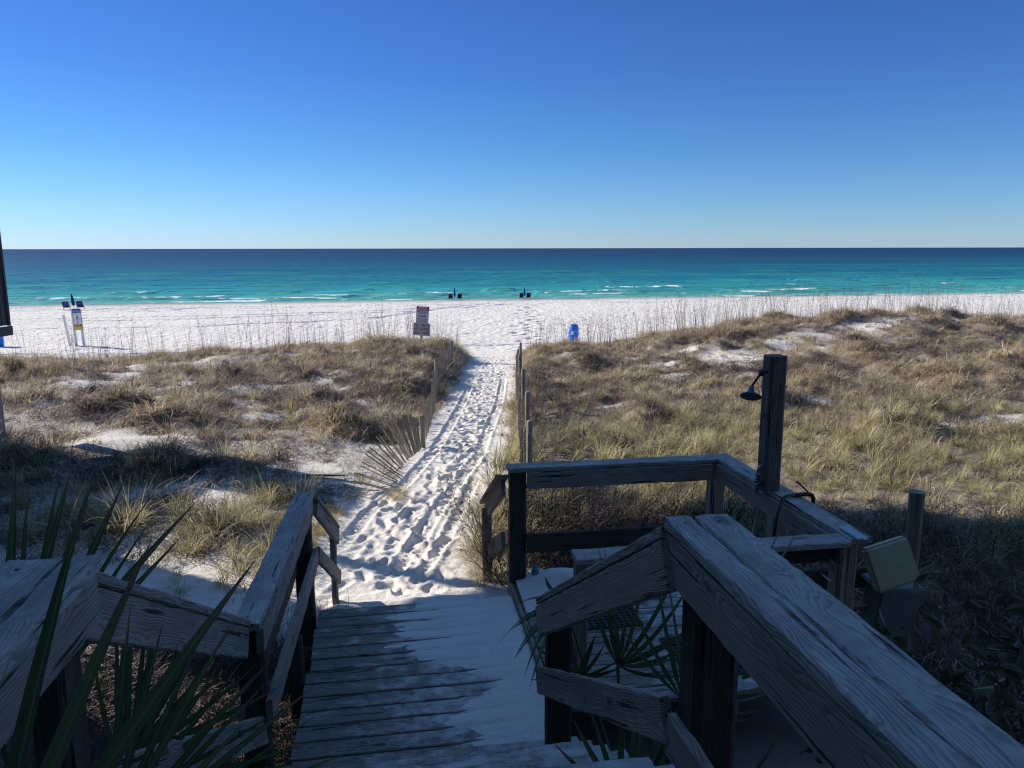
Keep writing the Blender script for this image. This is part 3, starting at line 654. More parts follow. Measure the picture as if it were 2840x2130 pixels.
def fp(U, V_):
    m = fbm(U*2+5, V_*2+1, 4)
    far = ss(-.75, -.1, V_)*ss(1.3, .7, U); hump = .10*np.exp(-((U-.42)/.28)**2-((V_-.12)/.2)**2)
    return .022+(m-.47)*.03+far*.014+hump-ss(-1.0, -1.6, V_)*.016-ss(.9, 1.5, U)*.02
drift('sand_drift', .05, 1.85, -1.6, .24, fp, 'white sand heaped on the shower deck against its far rail')

# ------------------------------------------------------------------ right: box, post, cover
ub = thing('utility_box', (2.62, 4.62, -.5), 'weathered grey green utility box with two beams among dark brush right of the shower deck', 'utility box')
BOX = plain('faded_plastic', (.13, .17, .16), .6, .3, .3, 0, 12)
PAD = plain('yellowed_plastic', (.40, .37, .26), .5, .18, .3, 0, 26, .0006)
def rbox(name, cx_, sx_, sy_, sz_, rot, m, parent, bev=.02, taper=1, edge=None):
    bm = bmesh.new(); bmesh.ops.create_cube(bm, size=1)
    for v in bm.verts:
        k = taper if v.co.z < 0 else 1
        v.co = Vector((v.co.x*sx_*k, v.co.y*sy_, v.co.z*sz_))
    bmesh.ops.bevel(bm, geom=bm.edges[:], offset=bev, segments=3, affect='EDGES')
    me = bpy.data.meshes.new(name); bm.to_mesh(me); bm.free(); o = link(name, me, parent, m=m); mt = rot.to_4x4(); mt.translation = cx_
    o.matrix_local = (parent.matrix_basis.inverted() @ mt) if parent is not None else mt
    return o
from mathutils import Euler
ro = Euler((R(8), R(3), R(8))).to_matrix()
rbox('housing', (2.49, 4.74, .42), .30, .18, .36, ro, BOX, ub, .012, .93)
rbox('lid', (2.50, 4.74, .60), .34, .21, .03, ro, BOX, ub, .01)
board('beam', (1.95, 4.84, .575), (2.45, 4.90, .575), .14, .04, ub, up=(0, 1, 0), m=WOOD_D)
board('beam', (2.08, 4.74, .43), (2.40, 4.78, .43), .03, .09, ub, up=(0, 1, 0), m=WOOD)
pd = rbox('box_cover', (2.39, 4.58, .80), .29, .075, .29, Euler((R(-14), R(-17), R(4)), 'XYZ').to_matrix(), PAD, None, .018)
props(pd, 'tilted square yellowed plastic cover with speckled face leaning by the short post', 'cover')
sp_ = board('wooden_post', (2.82, 5.15, -.6), (2.83, 5.15, 1.09), .10, .10, None, up=(.5, .86, 0), m=WOOD)
props(sp_, 'short grey wooden post standing behind the yellowed plastic cover', 'post')

# ------------------------------------------------------------------ beach house at the left
bh = thing('beach_house', (-10, 5, 0), 'dark painted raised beach house corner at the left picture edge', 'house')
def wallx(name, x, pts, t=.12, m=SIDING):
    n = len(pts); vs_ = [(x-bh.location.x, y-5, z) for y, z in pts]+[(x-t-bh.location.x, y-5, z) for y, z in pts]
    fs = [tuple(range(n)), tuple(reversed(range(n, 2*n)))]+[(i, i+n, (i+1) % n+n, (i+1) % n) for i in range(n)]
    return link(name, mesh(name, vs_, fs), bh, m=m)
wallx('side_wall', -8.42, [(-6, 1.53), (7.3, 1.53), (7.3, 3.75), (8.9, 3.85), (10.2, 4.45), (12.35, 5.45), (12.35, 10), (-6, 10)])
wallx('roof_gable', -10.6, [(9, 6.2), (12.4, 6.9), (15.4, 8.3), (15.4, 11.2), (9, 10.5)], 1.6)
for i in range(9):   # board siding of the parapet
    y = 11.42+.112*i; board('siding_board', (-8.17, y, 1.56), (-8.17, y, 3.25), .106, .03, bh, up=(1, 0, 0), m=SIDING, wear=.001, seg=.5)
for i in range(5):
    x = -8.22-.15*i; board('siding_board', (x, 12.40, 1.56), (x, 12.40, 3.25), .142, .03, bh, up=(0, 1, 0), m=SIDING, wear=.001, seg=.5)
board('corner_trim', (-8.148, 12.42, 1.55), (-8.148, 12.42, 3.25), .05, .05, bh, up=(1, 0, 0), m=SIDING, wear=.001)
board('skirt_board', (-8.13, 11.2, 1.47), (-8.13, 12.45, 1.47), .15, .04, bh, up=(1, 0, 0), m=SIDING, wear=.001)
board('parapet', (-8.25, 7.4, 1.9), (-8.25, 11.36, 1.9), .7, .08, bh, up=(1, 0, 0), m=SIDING, seg=.8)
board('floor_slab', (-12, 3, 1.62), (-8.3, 3, 1.62), 18.6, .1, bh, m=WOOD_D, seg=3)
for y in (12.15, 8.5, 4.5): board('stilt', (-8.36, y, -1.2), (-8.36, y, 1.57), .19, .19, bh, up=(0, 1, 0), m=WOOD)
board('sun_block_panel', (-8.3, 7.9, 3.05), (-8.3, 9.2, 3.05), 1.7, .05, bh, up=(1, 0, 0), m=SIDING, seg=.8)  # unseen panel added to keep sunlight off the sand left of the landing
board('porch_post', (-8.42, 10.27, 2.2), (-8.42, 10.27, 4.6), .18, .18, bh, up=(0, 1, 0), m=SIDING)
board('lower_wall', (-11.0, -5, .45), (-11.0, 11.7, .45), 2.2, .1, bh, up=(1, 0, 0), m=SIDING, seg=2)
hb = thing('main_house', (0, -6, 0), 'grey timber house behind the stairs at the landward end of the boardwalk', 'house')
def wbox(name, x0, x1, y0, y1, z0, z1, parent, m):
    vs_ = [Vector((x, y, z))-parent.location for x in (x0, x1) for y in (y0, y1) for z in (z0, z1)]
    return link(name, mesh(name, vs_, [(0, 1, 3, 2), (4, 6, 7, 5), (0, 4, 5, 1), (2, 3, 7, 6), (0, 2, 6, 4), (1, 5, 7, 3)]), parent, m=m)
wbox('wall', -13, 13, -12, -4.2, -1, 7.5, hb, SIDING); wbox('roof', -13.5, 13.5, -12.5, -3.4, 7.52, 7.8, hb, WOOD_D)

# ------------------------------------------------------------------ vegetation: instanced tufts
def blade(vs_, fs, base, az, L, w, lean, curl, seg=4, roll=0):
    """one curved tapering grass blade as a strip"""
    d = Vector((math.cos(az), math.sin(az), 0)); side = Vector((-d.y, d.x, 0)); side = (side*math.cos(roll)+UZ*math.sin(roll)*.5).normalized()
    p = Vector(base); th = lean; b = len(vs_)
    for i in range(seg+1):
        k = 1-(i/seg)**1.6*.92
        vs_.append(p-side*w*k/2); vs_.append(p+side*w*k/2)
        p = p+(d*math.sin(th)+UZ*math.cos(th))*(L/seg); th += curl/seg
    for i in range(seg): fs.append((b+2*i, b+2*i+1, b+2*i+3, b+2*i+2))
def tuft(n, rad, L, w, lean, curl, seed, droop=0, seg=4):
    g = random.Random(seed); vs_, fs = [], []; tone = []
    for i in range(n):
        a = g.uniform(0, 2*PI); r = rad*math.sqrt(g.random()); az = a+g.uniform(-1.2, 1.2)
        cu = g.uniform(*curl)
        blade(vs_, fs, (r*math.cos(a), r*math.sin(a), -.02), az, L*g.uniform(.45, 1.15), w*g.uniform(.6, 1.25), g.uniform(*lean), cu, seg, g.uniform(-.8, .8))
        tone += [min(1, max(0, g.gauss(.45, .27)))]*(2*seg+2)
    me = mesh('tuft', vs_, fs, False); attr(me, 'tone', tone); return me
def twig_bunch(n, rad, L, r, seed, flat=.5):
    g = random.Random(seed); vs_, fs = [], []
    for i in range(n):
        a = g.uniform(0, 2*PI); p = Vector((rad*g.random()*math.cos(a), rad*g.random()*math.sin(a), 0)); az = g.uniform(0, 2*PI)
        el = g.uniform(.1, flat)
        for k in range(5):
            q = p+Vector((math.cos(az)*math.cos(el), math.sin(az)*math.cos(el), math.sin(el)))*L/5*g.uniform(.6, 1.4)
            s = Vector((-math.sin(az), math.cos(az), .4)).normalized()*r*(1-k*.15); b = len(vs_)
            vs_ += [p-s, p+s, q+s*.85, q-s*.85]; fs.append((b, b+1, b+2, b+3)); p = q; az += g.uniform(-.9, .9); el += g.uniform(-.5, .4)
    return mesh('twig', vs_, fs)
def leafy(n, rad, h, leaf, seed):
    g = random.Random(seed); vs_, fs = [], []
    for i in range(n):
        a = g.uniform(0, 2*PI); rr = rad*math.sqrt(g.random()); z = h*g.random(); c = Vector((rr*math.cos(a), rr*math.sin(a), z))
        u = Vector((g.uniform(-1, 1), g.uniform(-1, 1), g.uniform(-.3, 1))).normalized(); v = u.cross(Vector((g.uniform(-1, 1), g.uniform(-1, 1), g.uniform(-1, 1)))).normalized(); b = len(vs_)
        L = leaf*g.uniform(.6, 1.3); vs_ += [c, c+u*L*.5+v*L*.22, c+u*L, c+u*L*.5-v*L*.22]; fs.append((b, b+1, b+2, b+3))
    return mesh('leaf', vs_, fs)
_libs = {}
def library(name, meshes, m):
    col = bpy.data.collections.new(name)
    for me in meshes:
        me.materials.append(m); o = bpy.data.objects.new(name, me); col.objects.link(o)
    return col
def scatter(name, pts, col, label, cat):
    """pts: x y z rz tiltx tilty scale; instanced with geometry nodes"""
    P = np.asarray(pts, dtype=np.float32); me = bpy.data.meshes.new(name); me.vertices.add(len(P)); me.vertices.foreach_set('co', P[:, :3].ravel().copy())
    a = me.attributes.new('rot', 'FLOAT_VECTOR', 'POINT'); rot = np.stack([P[:, 4], P[:, 5], P[:, 3]], -1); a.data.foreach_set('vector', rot.ravel().copy())
    attr(me, 'sc', P[:, 6]); me.update()
    o = link(name, me); props(o, label, cat, kind='stuff')
    ng = bpy.data.node_groups.new(name, 'GeometryNodeTree'); ng.interface.new_socket('Geometry', in_out='INPUT', socket_type='NodeSocketGeometry'); ng.interface.new_socket('Geometry', in_out='OUTPUT', socket_type='NodeSocketGeometry')
    N = ng.nodes; gi = N.new('NodeGroupInput'); go = N.new('NodeGroupOutput'); mp = N.new('GeometryNodeMeshToPoints'); ip = N.new('GeometryNodeInstanceOnPoints')
    ci = N.new('GeometryNodeCollectionInfo'); ci.inputs[0].default_value = col; ci.inputs['Separate Children'].default_value = True; ci.inputs['Reset Children'].default_value = True
    ra = N.new('GeometryNodeInputNamedAttribute'); ra.data_type = 'FLOAT_VECTOR'; ra.inputs[0].default_value = 'rot'
    sa = N.new('GeometryNodeInputNamedAttribute'); sa.data_type = 'FLOAT'; sa.inputs[0].default_value = 'sc'
    rv = N.new('FunctionNodeRandomValue'); rv.data_type = 'INT'; rv.inputs['Min'].default_value = 0 if not isinstance(rv.inputs['Min'].default_value, float) else 0
    for s_ in rv.inputs:
        if s_.name == 'Min' and s_.type == 'INT': s_.default_value = 0
        if s_.name == 'Max' and s_.type == 'INT': s_.default_value = len(col.objects)-1
    l = ng.links.new; l(gi.outputs[0], mp.inputs[0]); l(mp.outputs[0], ip.inputs['Points']); l(ci.outputs[0], ip.inputs['Instance']); ip.inputs['Pick Instance'].default_value = True
    l([q for q in rv.outputs if q.type == 'INT'][0], ip.inputs['Instance Index']); l([q for q in ra.outputs if q.enabled][0], ip.inputs['Rotation']); l([q for q in sa.outputs if q.enabled][0], ip.inputs['Scale']); l(ip.outputs[0], go.inputs[0])
    md = o.modifiers.new('scatter', 'NODES'); md.node_group = ng
    return o
dry = library('dry_tuft', [tuft(46, .12, .42, .0095, (.05, .9), (1.2, 4.4), i, seg=6) for i in range(5)]+[tuft(40, .18, .38, .0095, (.3, 1.3), (1., 4.4), 20+i, seg=6) for i in range(3)], GR_TAN)
brn = library('brown_tuft', [tuft(46, .14, .36, .0095, (.1, 1.3), (1., 4.6), 40+i, seg=6) for i in range(6)], GR_BRN)
grn = library('green_tuft', [tuft(55, .08, .46, .0075, (.02, .7), (.3, 2.6), 60+i, seg=5) for i in range(5)], GR_GRN)
twg = library('twig_clump', [twig_bunch(26, .18, .38, .0032, 80+i) for i in range(5)], TWIG)
shr = library('leafy_clump', [leafy(150, .16, .24, .032, 90+i) for i in range(4)], LEAFG)

N = 150000
px = rng.uniform(-26, 34, N); py = rng.uniform(6.2, 38, N); okv = (np.abs(px) < 1.6+py*.74)
dens = np.interp(py-SL*px, [6, 12, 20, 26, 30, 34], [.75, .70, .66, .66, .8, .7])
cv = cover(px, py)
# keep clear of the boardwalk
rx = px-O0.x; ry = py-O0.y; uu = rx*e1.x+ry*e1.y; vv_ = rx*e2.x+ry*e2.y
clear = ~((uu > -2.0) & (uu < 2.15) & (vv_ > -8) & (vv_ < .5))
keep = okv & clear & (rng.random(N) < cv*dens)
px, py = px[keep], py[keep]; n = len(px); ys = py-SL*px; pz = height(px, py)
right = px > 0
k1 = fbm(px*.35+50, py*.35, 3); r_ = rng.random(n)
g_p = np.where(right, ss(17, 9.5, ys)*.62+.06, ss(13, 8, ys)*.55+.06)+ss(.4, .0, -inpath(px, py)-.3)*.3*ss(20, 10, py)
cr = ss(24.5, 27.5, ys)
isg = r_ < g_p*(1-cr*.8); b_p = np.clip((k1-.34)*2.6+.18*ss(12, 15, ys), .12, .92)*(1-cr*.85)
isb = (~isg) & (rng.random(n) < b_p)
ist = ~isg & ~isb
sc = (.35+1.05*rng.random(n)**1.6)*(.55+.65*fbm(px*.9+9, py*.9, 2)+.45*mound(px, py))*np.where(right, .86, 1.05)*np.interp(ys, [6, 10, 20, 30], [.85, 1.0, 1.0, 1.05])*np.where(isg, .85, 1)
full = np.stack([px, py, pz, rng.uniform(0, 6.28, n), rng.normal(.06, .12, n), rng.normal(0, .12, n), sc], -1)
scatter('dry_grass', full[ist], dry, 'tan dry dune grass covering the dune crests and slopes', 'grass')
scatter('brown_grass', full[isb], brn, 'brown withered low plants on the dune hollows', 'dune plants')
scatter('green_grass', full[isg], grn, 'yellow green grass growing at the foot of the dunes', 'grass')
print('TUFTS', n, isg.sum(), isb.sum())
N = 24000; px = rng.uniform(-22, 28, N); py = rng.uniform(7, 30, N)
rx = px-O0.x; ry = py-O0.y; uu = rx*e1.x+ry*e1.y; vv_ = rx*e2.x+ry*e2.y
keep = (np.abs(px) < 1.5+py*.74) & (inpath(px, py) < -.25) & (rng.random(N) < .35+.5*(1-cover(px, py))) & ~((uu > -2.0) & (uu < 2.15) & (vv_ < .5)) & (rng.random(N) > bare(px, py)*.75); px, py = px[keep], py[keep]; n = len(px)
scatter('dead_twigs', np.stack([px, py, height(px, py), rng.uniform(0, 6.28, n), rng.normal(0, .1, n), rng.normal(0, .1, n), rng.uniform(.6, 1.3, n)], -1), twg, 'dead dark stems and vines lying over the dune sand', 'twigs')
scrub = library('shadow_scrub_clump', [twig_bunch(60, .16, .34, .004, 120+i, 1.3) for i in range(4)]+[leafy(260, .22, .26, .03, 130+i) for i in range(2)], leaf_mat('shadow_scrub', [(.2, (.03, .024, .02)), (.8, (.11, .085, .065))], .05))
N = 26000; px = rng.uniform(-22, 30, N); py = rng.uniform(9, 31, N); mm = mound(px-.25, py+.1)  # dark clumps on hummock sides away from the sun stand in for shadow
keep = (np.abs(px) < 1.5+py*.74) & (inpath(px, py) < -.5) & (rng.random(N) < .06+1.1*ss(.25, .8, mm)*ss(.42, .6, fbm(px*.3+77, py*.3, 3))) & (py-SL*px < 27) & (rng.random(N) > bare(px, py)*.8); px, py = px[keep], py[keep]; n = len(px); print('SCRUB', n)
scatter('shadow_scrub', np.stack([px, py, height(px, py)-.03, rng.uniform(0, 6.28, n), rng.normal(0, .15, n), rng.normal(0, .15, n), rng.uniform(.35, .95, n)], -1), scrub, 'low dark scrub put on the shadow side of dune hummocks to deepen their shading', 'scrub')
# sea oats along the crests
def oat(seed):
    g = random.Random(seed); vs_, fs = [], []
    for s in range(g.choice((1, 1, 2))):
        L = g.uniform(.9, 1.5); az = g.uniform(0, 6.28); th = g.uniform(.0, .16); p = Vector((g.uniform(-.05, .05), g.uniform(-.05, .05), 0)); d = Vector((math.cos(az), math.sin(az), 0)); w = .009
        for k in range(7):
            q = p+(d*math.sin(th)+UZ*math.cos(th))*L/7; b = len(vs_); wk = w*(1-k*.10)
            for s2 in (Vector((1, 0, 0)), Vector((0, 1, 0))):
                b = len(vs_); vs_ += [p-s2*wk/2, p+s2*wk/2, q+s2*wk*.42, q-s2*wk*.42]; fs.append((b, b+1, b+2, b+3))
            if k >= 4 or g.random() < .5:
                b = len(vs_); aa = g.uniform(0, 6.28); e = Vector((math.cos(aa), math.sin(aa), -.5))*g.uniform(.02, .045); vs_ += [q, q+e+UZ*.012, q+e-UZ*.012]; fs.append((b, b+1, b+2))
            p = q; th += g.uniform(0, .06)
    return mesh('stalk', vs_, fs)
oats = library('sea_oat', [oat(200+i) for i in range(14)], OATS)
N = 4600; px = rng.uniform(-24, 34, N); ysr = rng.normal(29.2, 1.7, N); py = ysr+SL*px
w = np.interp(px, [-24, -8, -3, -2, .8, 1.5, 8, 20, 34], [.35, .35, .5, .3, .3, .55, .7, .55, .5]); keep = (rng.random(N) < w*(.2+fbm(px*.7, py*.7, 2)*1.1)) & (inpath(px, py) < -.4) & (ysr < 33.5) & (ysr > 24); px, py = px[keep], py[keep]; n = len(px)
scatter('sea_oats', np.stack([px, py, height(px, py), rng.uniform(0, 6.28, n), rng.normal(0, .05, n), rng.normal(0, .05, n), rng.uniform(.7, 1.25, n)], -1), oats, 'tall thin sea oat stalks standing along the dune crests', 'sea oats')
# dark brush and greenery in the shade at the right
N = 2600; px = rng.uniform(1.2, 9, N); py = rng.uniform(2.0, 8.0, N); rx = px-O0.x; ry = py-O0.y; uu = rx*e1.x+ry*e1.y; vv_ = rx*e2.x+ry*e2.y
keep = ((uu > 2.15) | ((uu > .2) & (vv_ > .45) & (vv_ < 1.3))) & (px < py*.8+1.5); px, py = px[keep], py[keep]; n = len(px)
bz = np.maximum(height(px, py), -.5); full = np.stack([px, py, bz, rng.uniform(0, 6.28, n), rng.normal(0, .15, n), rng.normal(0, .15, n), rng.uniform(.8, 1.5, n)], -1)
bpx = rng.uniform(.2, 2.6, 420); bpy_ = rng.uniform(6.5, 8.3, 420); bk = (bpy_ > 6.35+.16*bpx); bpx, bpy_ = bpx[bk], bpy_[bk]
full = np.concatenate([full[:n*5//10], np.stack([bpx, bpy_, height(bpx, bpy_), rng.uniform(0, 6.28, len(bpx)), rng.normal(0, .3, len(bpx)), rng.normal(0, .3, len(bpx)), rng.uniform(.8, 1.5, len(bpx))], -1), full[n*5//10:]]); nb_ = len(bpx)
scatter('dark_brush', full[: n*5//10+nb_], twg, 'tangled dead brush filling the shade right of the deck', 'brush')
full = full[nb_:]
scatter('brush_grass', full[n*5//10: n*8//10], brn, 'withered grass mixed in the shaded brush right of the deck', 'grass')
gsel = full[n*8//10:]; gsel = gsel[(gsel[:, 1]-.02*gsel[:, 0] > 6.6) & (gsel[:, 1] < 8.1)]; gsel[:, 2] += .05; gsel[:, 6] *= .6
scatter('green_weeds', gsel, shr, 'small leafy green weeds along the edge of the house shadow', 'weeds')
N = 900; px = rng.uniform(-4.6, -1.95, N); py = rng.uniform(3.4, 5.5, N); z_ = np.maximum(height(px, py), -.5)
scatter('undergrowth', np.stack([px, py, z_, rng.uniform(0, 6.28, N), rng.normal(0, .2, N), rng.normal(0, .2, N), rng.uniform(.5, 1.1, N)], -1)[rng.random(N) < .75*fbm(px*1.2, py*1.2, 2)+.05], twg, 'dark tangled undergrowth below the left railing', 'undergrowth')
# under and beside the left railing
N = 420; px = rng.uniform(-2.0, -1.3, N); py = rng.uniform(3.6, 5.9, N); keep = np.ones(N, bool)
scatter('under_rail_twigs', np.stack([px, py, np.full(N, -.35), rng.uniform(0, 6.28, N), 0*px, 0*px, rng.uniform(.6, 1.2, N)], -1), twg, 'dead stems under the left landing rail', 'twigs')

# ------------------------------------------------------------------ countable plants near the boardwalk
def clump(x, y, label, kinds, name='grass_clump', cat='grass clump', s=1.0, seed=0):
    g = random.Random(seed); r = thing(name, (x, y, ground(x, y)), label, cat)
    for nm, me, m in kinds:
        o = link(nm, me, r, m=m); o.scale = (s,)*3; o.rotation_euler.z = g.uniform(0, 6)
    return r
for i, (x, y, s, lab) in enumerate(((-1.42, 9.15, .62, 'bushy green grass clump at the foot of the fallen fence slats beside the path'), (-4.15, 8.0, 1.25, 'large arching grass clump left of the landing rail at the edge of bare sand'), (-3.05, 7.75, 1.15, 'second arching grass clump left of the landing rail nearest the rail post'), (-2.55, 8.9, 1.0, 'yellow green grass clump just above the left rail top'), (-5.1, 8.3, 1.1, 'leftmost arching grass clump at the house shadow edge'))):
    clump(x, y, lab, [('blades', tuft(170, .16, .62, .0055, (.02, .7), (.3, 2.2), 300+i, seg=6), GR_GRN), ('dry_blades', tuft(120, .22, .5, .0055, (.4, 1.2), (.5, 2.5), 320+i, seg=5), GR_TAN)], s=s*.85, seed=i)
def shrub(x, y, label, R_, H_, nst, leafm, leafn, seed, z=None, tw=TWIG, leaf=.03, s=1):
    g = random.Random(seed); r = thing('shrub', (x, y, ground(x, y) if z is None else z), label, 'shrub'); vs_, fs = [], []; tips = []
    def grow_(p, d, L, w, lev):
        n = 4
        for k in range(n):
            q = p+d*L/n; s_ = d.cross(Vector((g.uniform(-1, 1), g.uniform(-1, 1), g.uniform(-1, 1)))).normalized(); s2 = d.cross(s_)
            for sv in (s_, s2):
                b = len(vs_); vs_.extend([p-sv*w, p+sv*w, q+sv*w*.8, q-sv*w*.8]); fs.append((b, b+1, b+2, b+3))
            p = q; w *= .85; d = (d+Vector((g.uniform(-1, 1), g.uniform(-1, 1), g.uniform(-.6, .8)))*.22).normalized()
            if lev < 3 and g.random() < .75: grow_(p, (d+Vector((g.uniform(-1, 1), g.uniform(-1, 1), g.uniform(-.4, .8)))*.8).normalized(), L*.6, w*.8, lev+1)
            tips.append((p.copy(), lev))
    for i in range(nst):
        a = g.uniform(0, 6.28); grow_(Vector((g.uniform(-.1, .1)*R_*3, g.uniform(-.1, .1)*R_*3, 0)), Vector((math.cos(a)*R_, math.sin(a)*R_, H_)).normalized(), math.hypot(R_, H_)*.8, .004, 0)
    link('branches', mesh('branches', vs_, fs), r, m=tw)
    if leafn:
        lv, lf = [], []
        for i in range(leafn):
            c, _ = tips[g.randrange(len(tips))]; u = Vector((g.uniform(-1, 1), g.uniform(-1, 1), g.uniform(-.4, 1))).normalized(); v = u.cross(Vector((g.uniform(-1, 1), g.uniform(-1, 1), g.uniform(-1, 1)))).normalized(); nn = u.cross(v)
            L = leaf*g.uniform(.6, 1.3); b = len(lv); lv += [c, c+u*L*.35+v*L*.2+nn*L*.06, c+u*L*.7+v*L*.16+nn*L*.06, c+u*L, c+u*L*.7-v*L*.16+nn*L*.06, c+u*L*.35-v*L*.2+nn*L*.06, c+u*L*.5-nn*L*.02]
            lf += [(b, b+1, b+6), (b+1, b+2, b+6), (b+2, b+3, b+6), (b+3, b+4, b+6), (b+4, b+5, b+6), (b+5, b, b+6)]
        link('leaves', mesh('leaves', lv, lf), r, m=leafm)
    return r
shrub(-.22, 7.15, 'brown twiggy shrub with a few green shoots where path meets the shower deck', .35, .55, 15, LEAFG, 260, 401)
shrub(-.12, 6.55, 'dry bush of fine reddish stems beside the landing far right corner', .30, .42, 16, GR_TAN, 260, 402)
shrub(-.12, 8.2, 'bare branching shrub leaning over the right side of the path', .45, .75, 9, LEAFG, 50, 403)
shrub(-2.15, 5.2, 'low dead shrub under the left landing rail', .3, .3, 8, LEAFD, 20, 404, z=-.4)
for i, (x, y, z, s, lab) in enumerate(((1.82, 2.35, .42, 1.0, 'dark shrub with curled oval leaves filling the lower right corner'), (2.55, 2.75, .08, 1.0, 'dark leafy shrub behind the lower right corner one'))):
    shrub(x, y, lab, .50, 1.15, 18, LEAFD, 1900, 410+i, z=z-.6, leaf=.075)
for x_, y_, s_, lab_ in ((-.22, 6.75, .72, 'dense tan grass clump between the landing corner and the descending rail'), (-.30, 7.25, .8, 'yellow green grass clump spilling onto the path near the landing'), (-.22, 8.5, .9, 'arching tan grass clump on the right path edge below the first fence post')):
    clump(x_, y_, lab_, [('blades', tuft(260, .20, .5, .005, (.05, 1.1), (.6, 3.2), int(y_*100), seg=5), GR_TAN), ('green_blades', tuft(110, .16, .5, .005, (.05, .8), (.3, 2.2), int(y_*101), seg=5), GR_GRN), ('brown_blades', tuft(160, .25, .36, .005, (.2, 1.3), (.6, 3.2), int(y_*103), seg=5), GR_BRN)], s=s_, seed=int(y_*10))
clump(-.28, 7.7, 'tan and green grass clump hanging over the right edge of the path', [('blades', tuft(150, .2, .5, .005, (.05, .9), (.4, 2.2), 350, seg=5), GR_TAN), ('green_blades', tuft(60, .15, .5, .005, (.05, .6), (.3, 1.6), 351, seg=5), GR_GRN)], s=.9, seed=3)

# ------------------------------------------------------------------ palmettos
def leaflet_mesh(L, w, sag, seed, seg=9):
    g = random.Random(seed); vs_, fs = [], []
    for i in range(seg+1):
        t_ = i/seg; k = (t_*3.2+.25 if t_ < .22 else 1-((t_-.22)/.78)**1.9*.97); k = max(.03, min(1, k)); x = L*t_; z = -sag*L*t_*t_
        ww = w/2*k; vs_ += [(x, -ww, z+ww*.35), (x, 0, z-ww*.15), (x, ww, z+ww*.35)]
    for i in range(seg):
        b = i*3; fs += [(b, b+1, b+4, b+3), (b+1, b+2, b+5, b+4)]
    return mesh('leaflet', vs_, fs, True)
LM = {}
def frond(plant, hub, U_, R_, angs, L, w, m=PALM, sag=.08, petiole=None, seed=0):
    """fan of separate leaflets round a hub; U_ the fan's axis, R_ its sideways direction"""
    g = random.Random(seed); hub = Vector(hub); U_ = Vector(U_).normalized(); R_ = Vector(R_); R_ = (R_-U_*R_.dot(U_)).normalized(); Nn = R_.cross(U_)
    if petiole is None: petiole = hub-U_*.5
    pts = spline([petiole, (Vector(petiole)+hub)/2+Nn*.01, hub, hub+U_*.05], 4)
    fr_ = tube('frond', pts, .007, plant, m, 6, [.009]*(len(pts)-1)+[.003])
    inv = fr_.matrix_local.inverted()
    for a in angs:
        q = R(a+g.uniform(-2, 2)); d = (U_*math.cos(q)+R_*math.sin(q)+Nn*g.uniform(-.10, .10)).normalized(); LL = L*(1-.25*(abs(a)/110)**2)*g.uniform(.88, 1.08)
        key = (round(L, 2), round(w, 3), round(sag+g.choice((0, .06, .14)), 2))
        if key not in LM: LM[key] = leaflet_mesh(1, w/L, key[2], len(LM))
        me = LM[key]
        if m is not PALM: me = me.copy()
        o = link('leaflet', me, fr_, m=m); n_ = (Nn+R_*g.uniform(-.5, .5)).normalized(); y = n_.cross(d).normalized(); z = d.cross(y)
        mt = Matrix((d, y, z)).transposed().to_4x4() @ Matrix.Scale(LL, 4); mt.translation = hub+d*.01
        o.matrix_local = inv @ plant.matrix_basis.inverted() @ mt if False else fr_local(inv, plant, mt)
    return fr_
def fr_local(inv, plant, mt):
    # the frond's own world matrix is the identity (its local matrix undoes the plant's)
    return mt
pl = thing('saw_palmetto', (-1.95, 2.6, .3), 'large saw palmetto with upright pointed leaves behind the left stair rail', 'palmetto', 'palmettos beside the stairs')
frond(pl, (-1.84, 2.5, 1.02), (.10, .12, 1), (1, .05, 0), [-16, -10, -4, 2, 8, 14, 20, 27, 33], 1.0, .046, seed=1, sag=.04, petiole=(-1.8, 2.6, .3))
frond(pl, (-1.95, 2.75, .90), (.0, .12, 1), (1, .05, 0), [-14, -6, 2, 9, 16, 24, 32], 1.05, .034, seed=2, sag=.04, petiole=(-1.8, 2.6, .3))
frond(pl, (-1.7, 3.05, .55), (.35, .05, .9), (1, 0, -.4), range(-24, 64, 9), .68, .034, seed=8, petiole=(-1.8, 2.6, .3))
p2 = thing('saw_palmetto', (-1.15, 1.25, .3), 'saw palmetto with wide leaves at the lower left corner before the stair rail', 'palmetto', 'palmettos beside the stairs')
frond(p2, (-.98, 1.22, 1.50), (.42, .14, .90), (1, 0, -.42), [-30, -14, -2, 8], .80, .040, seed=3, sag=.03, petiole=(-1.1, 1.2, .5))
frond(p2, (-.98, 1.45, 1.34), (.72, .25, .66), (.5, .1, -.9), [0, 13, 26], .52, .034, seed=4, petiole=(-1.1, 1.2, .5))
frond(p2, (-1.15, 1.9, 1.10), (.75, .30, .6), (.5, .1, -.9), [-44, -36, -28, -20, -12, -4, 5, 14, 22], .66, .024, seed=5, petiole=(-1.1, 1.2, .5))
frond(p2, (-1.35, 2.4, .9), (.75, .1, .65), (.5, .1, -1), range(-60, 50, 10), .60, .026, seed=6, petiole=(-1.2, 1.8, .2))
p3 = thing('saw_palmetto', (.62, 3.6, -.2), 'saw palmetto between the right stair rail and the shower deck with drooping strap leaves', 'palmetto', 'palmettos beside the stairs')
frond(p3, (.36, 3.90, .42), (-.25, -.25, .95), (1, -.1, .2), list(range(-150, 175, 22)), .30, .036, PALMDRY, .05, (.6, 3.7, -.2), 11)
frond(p3, (.55, 3.7, .62), (.5, -.2, .5), (.6, .1, -1), range(-70, 80, 12), .55, .026, seed=12, sag=.6, petiole=(.62, 3.6, -.2))
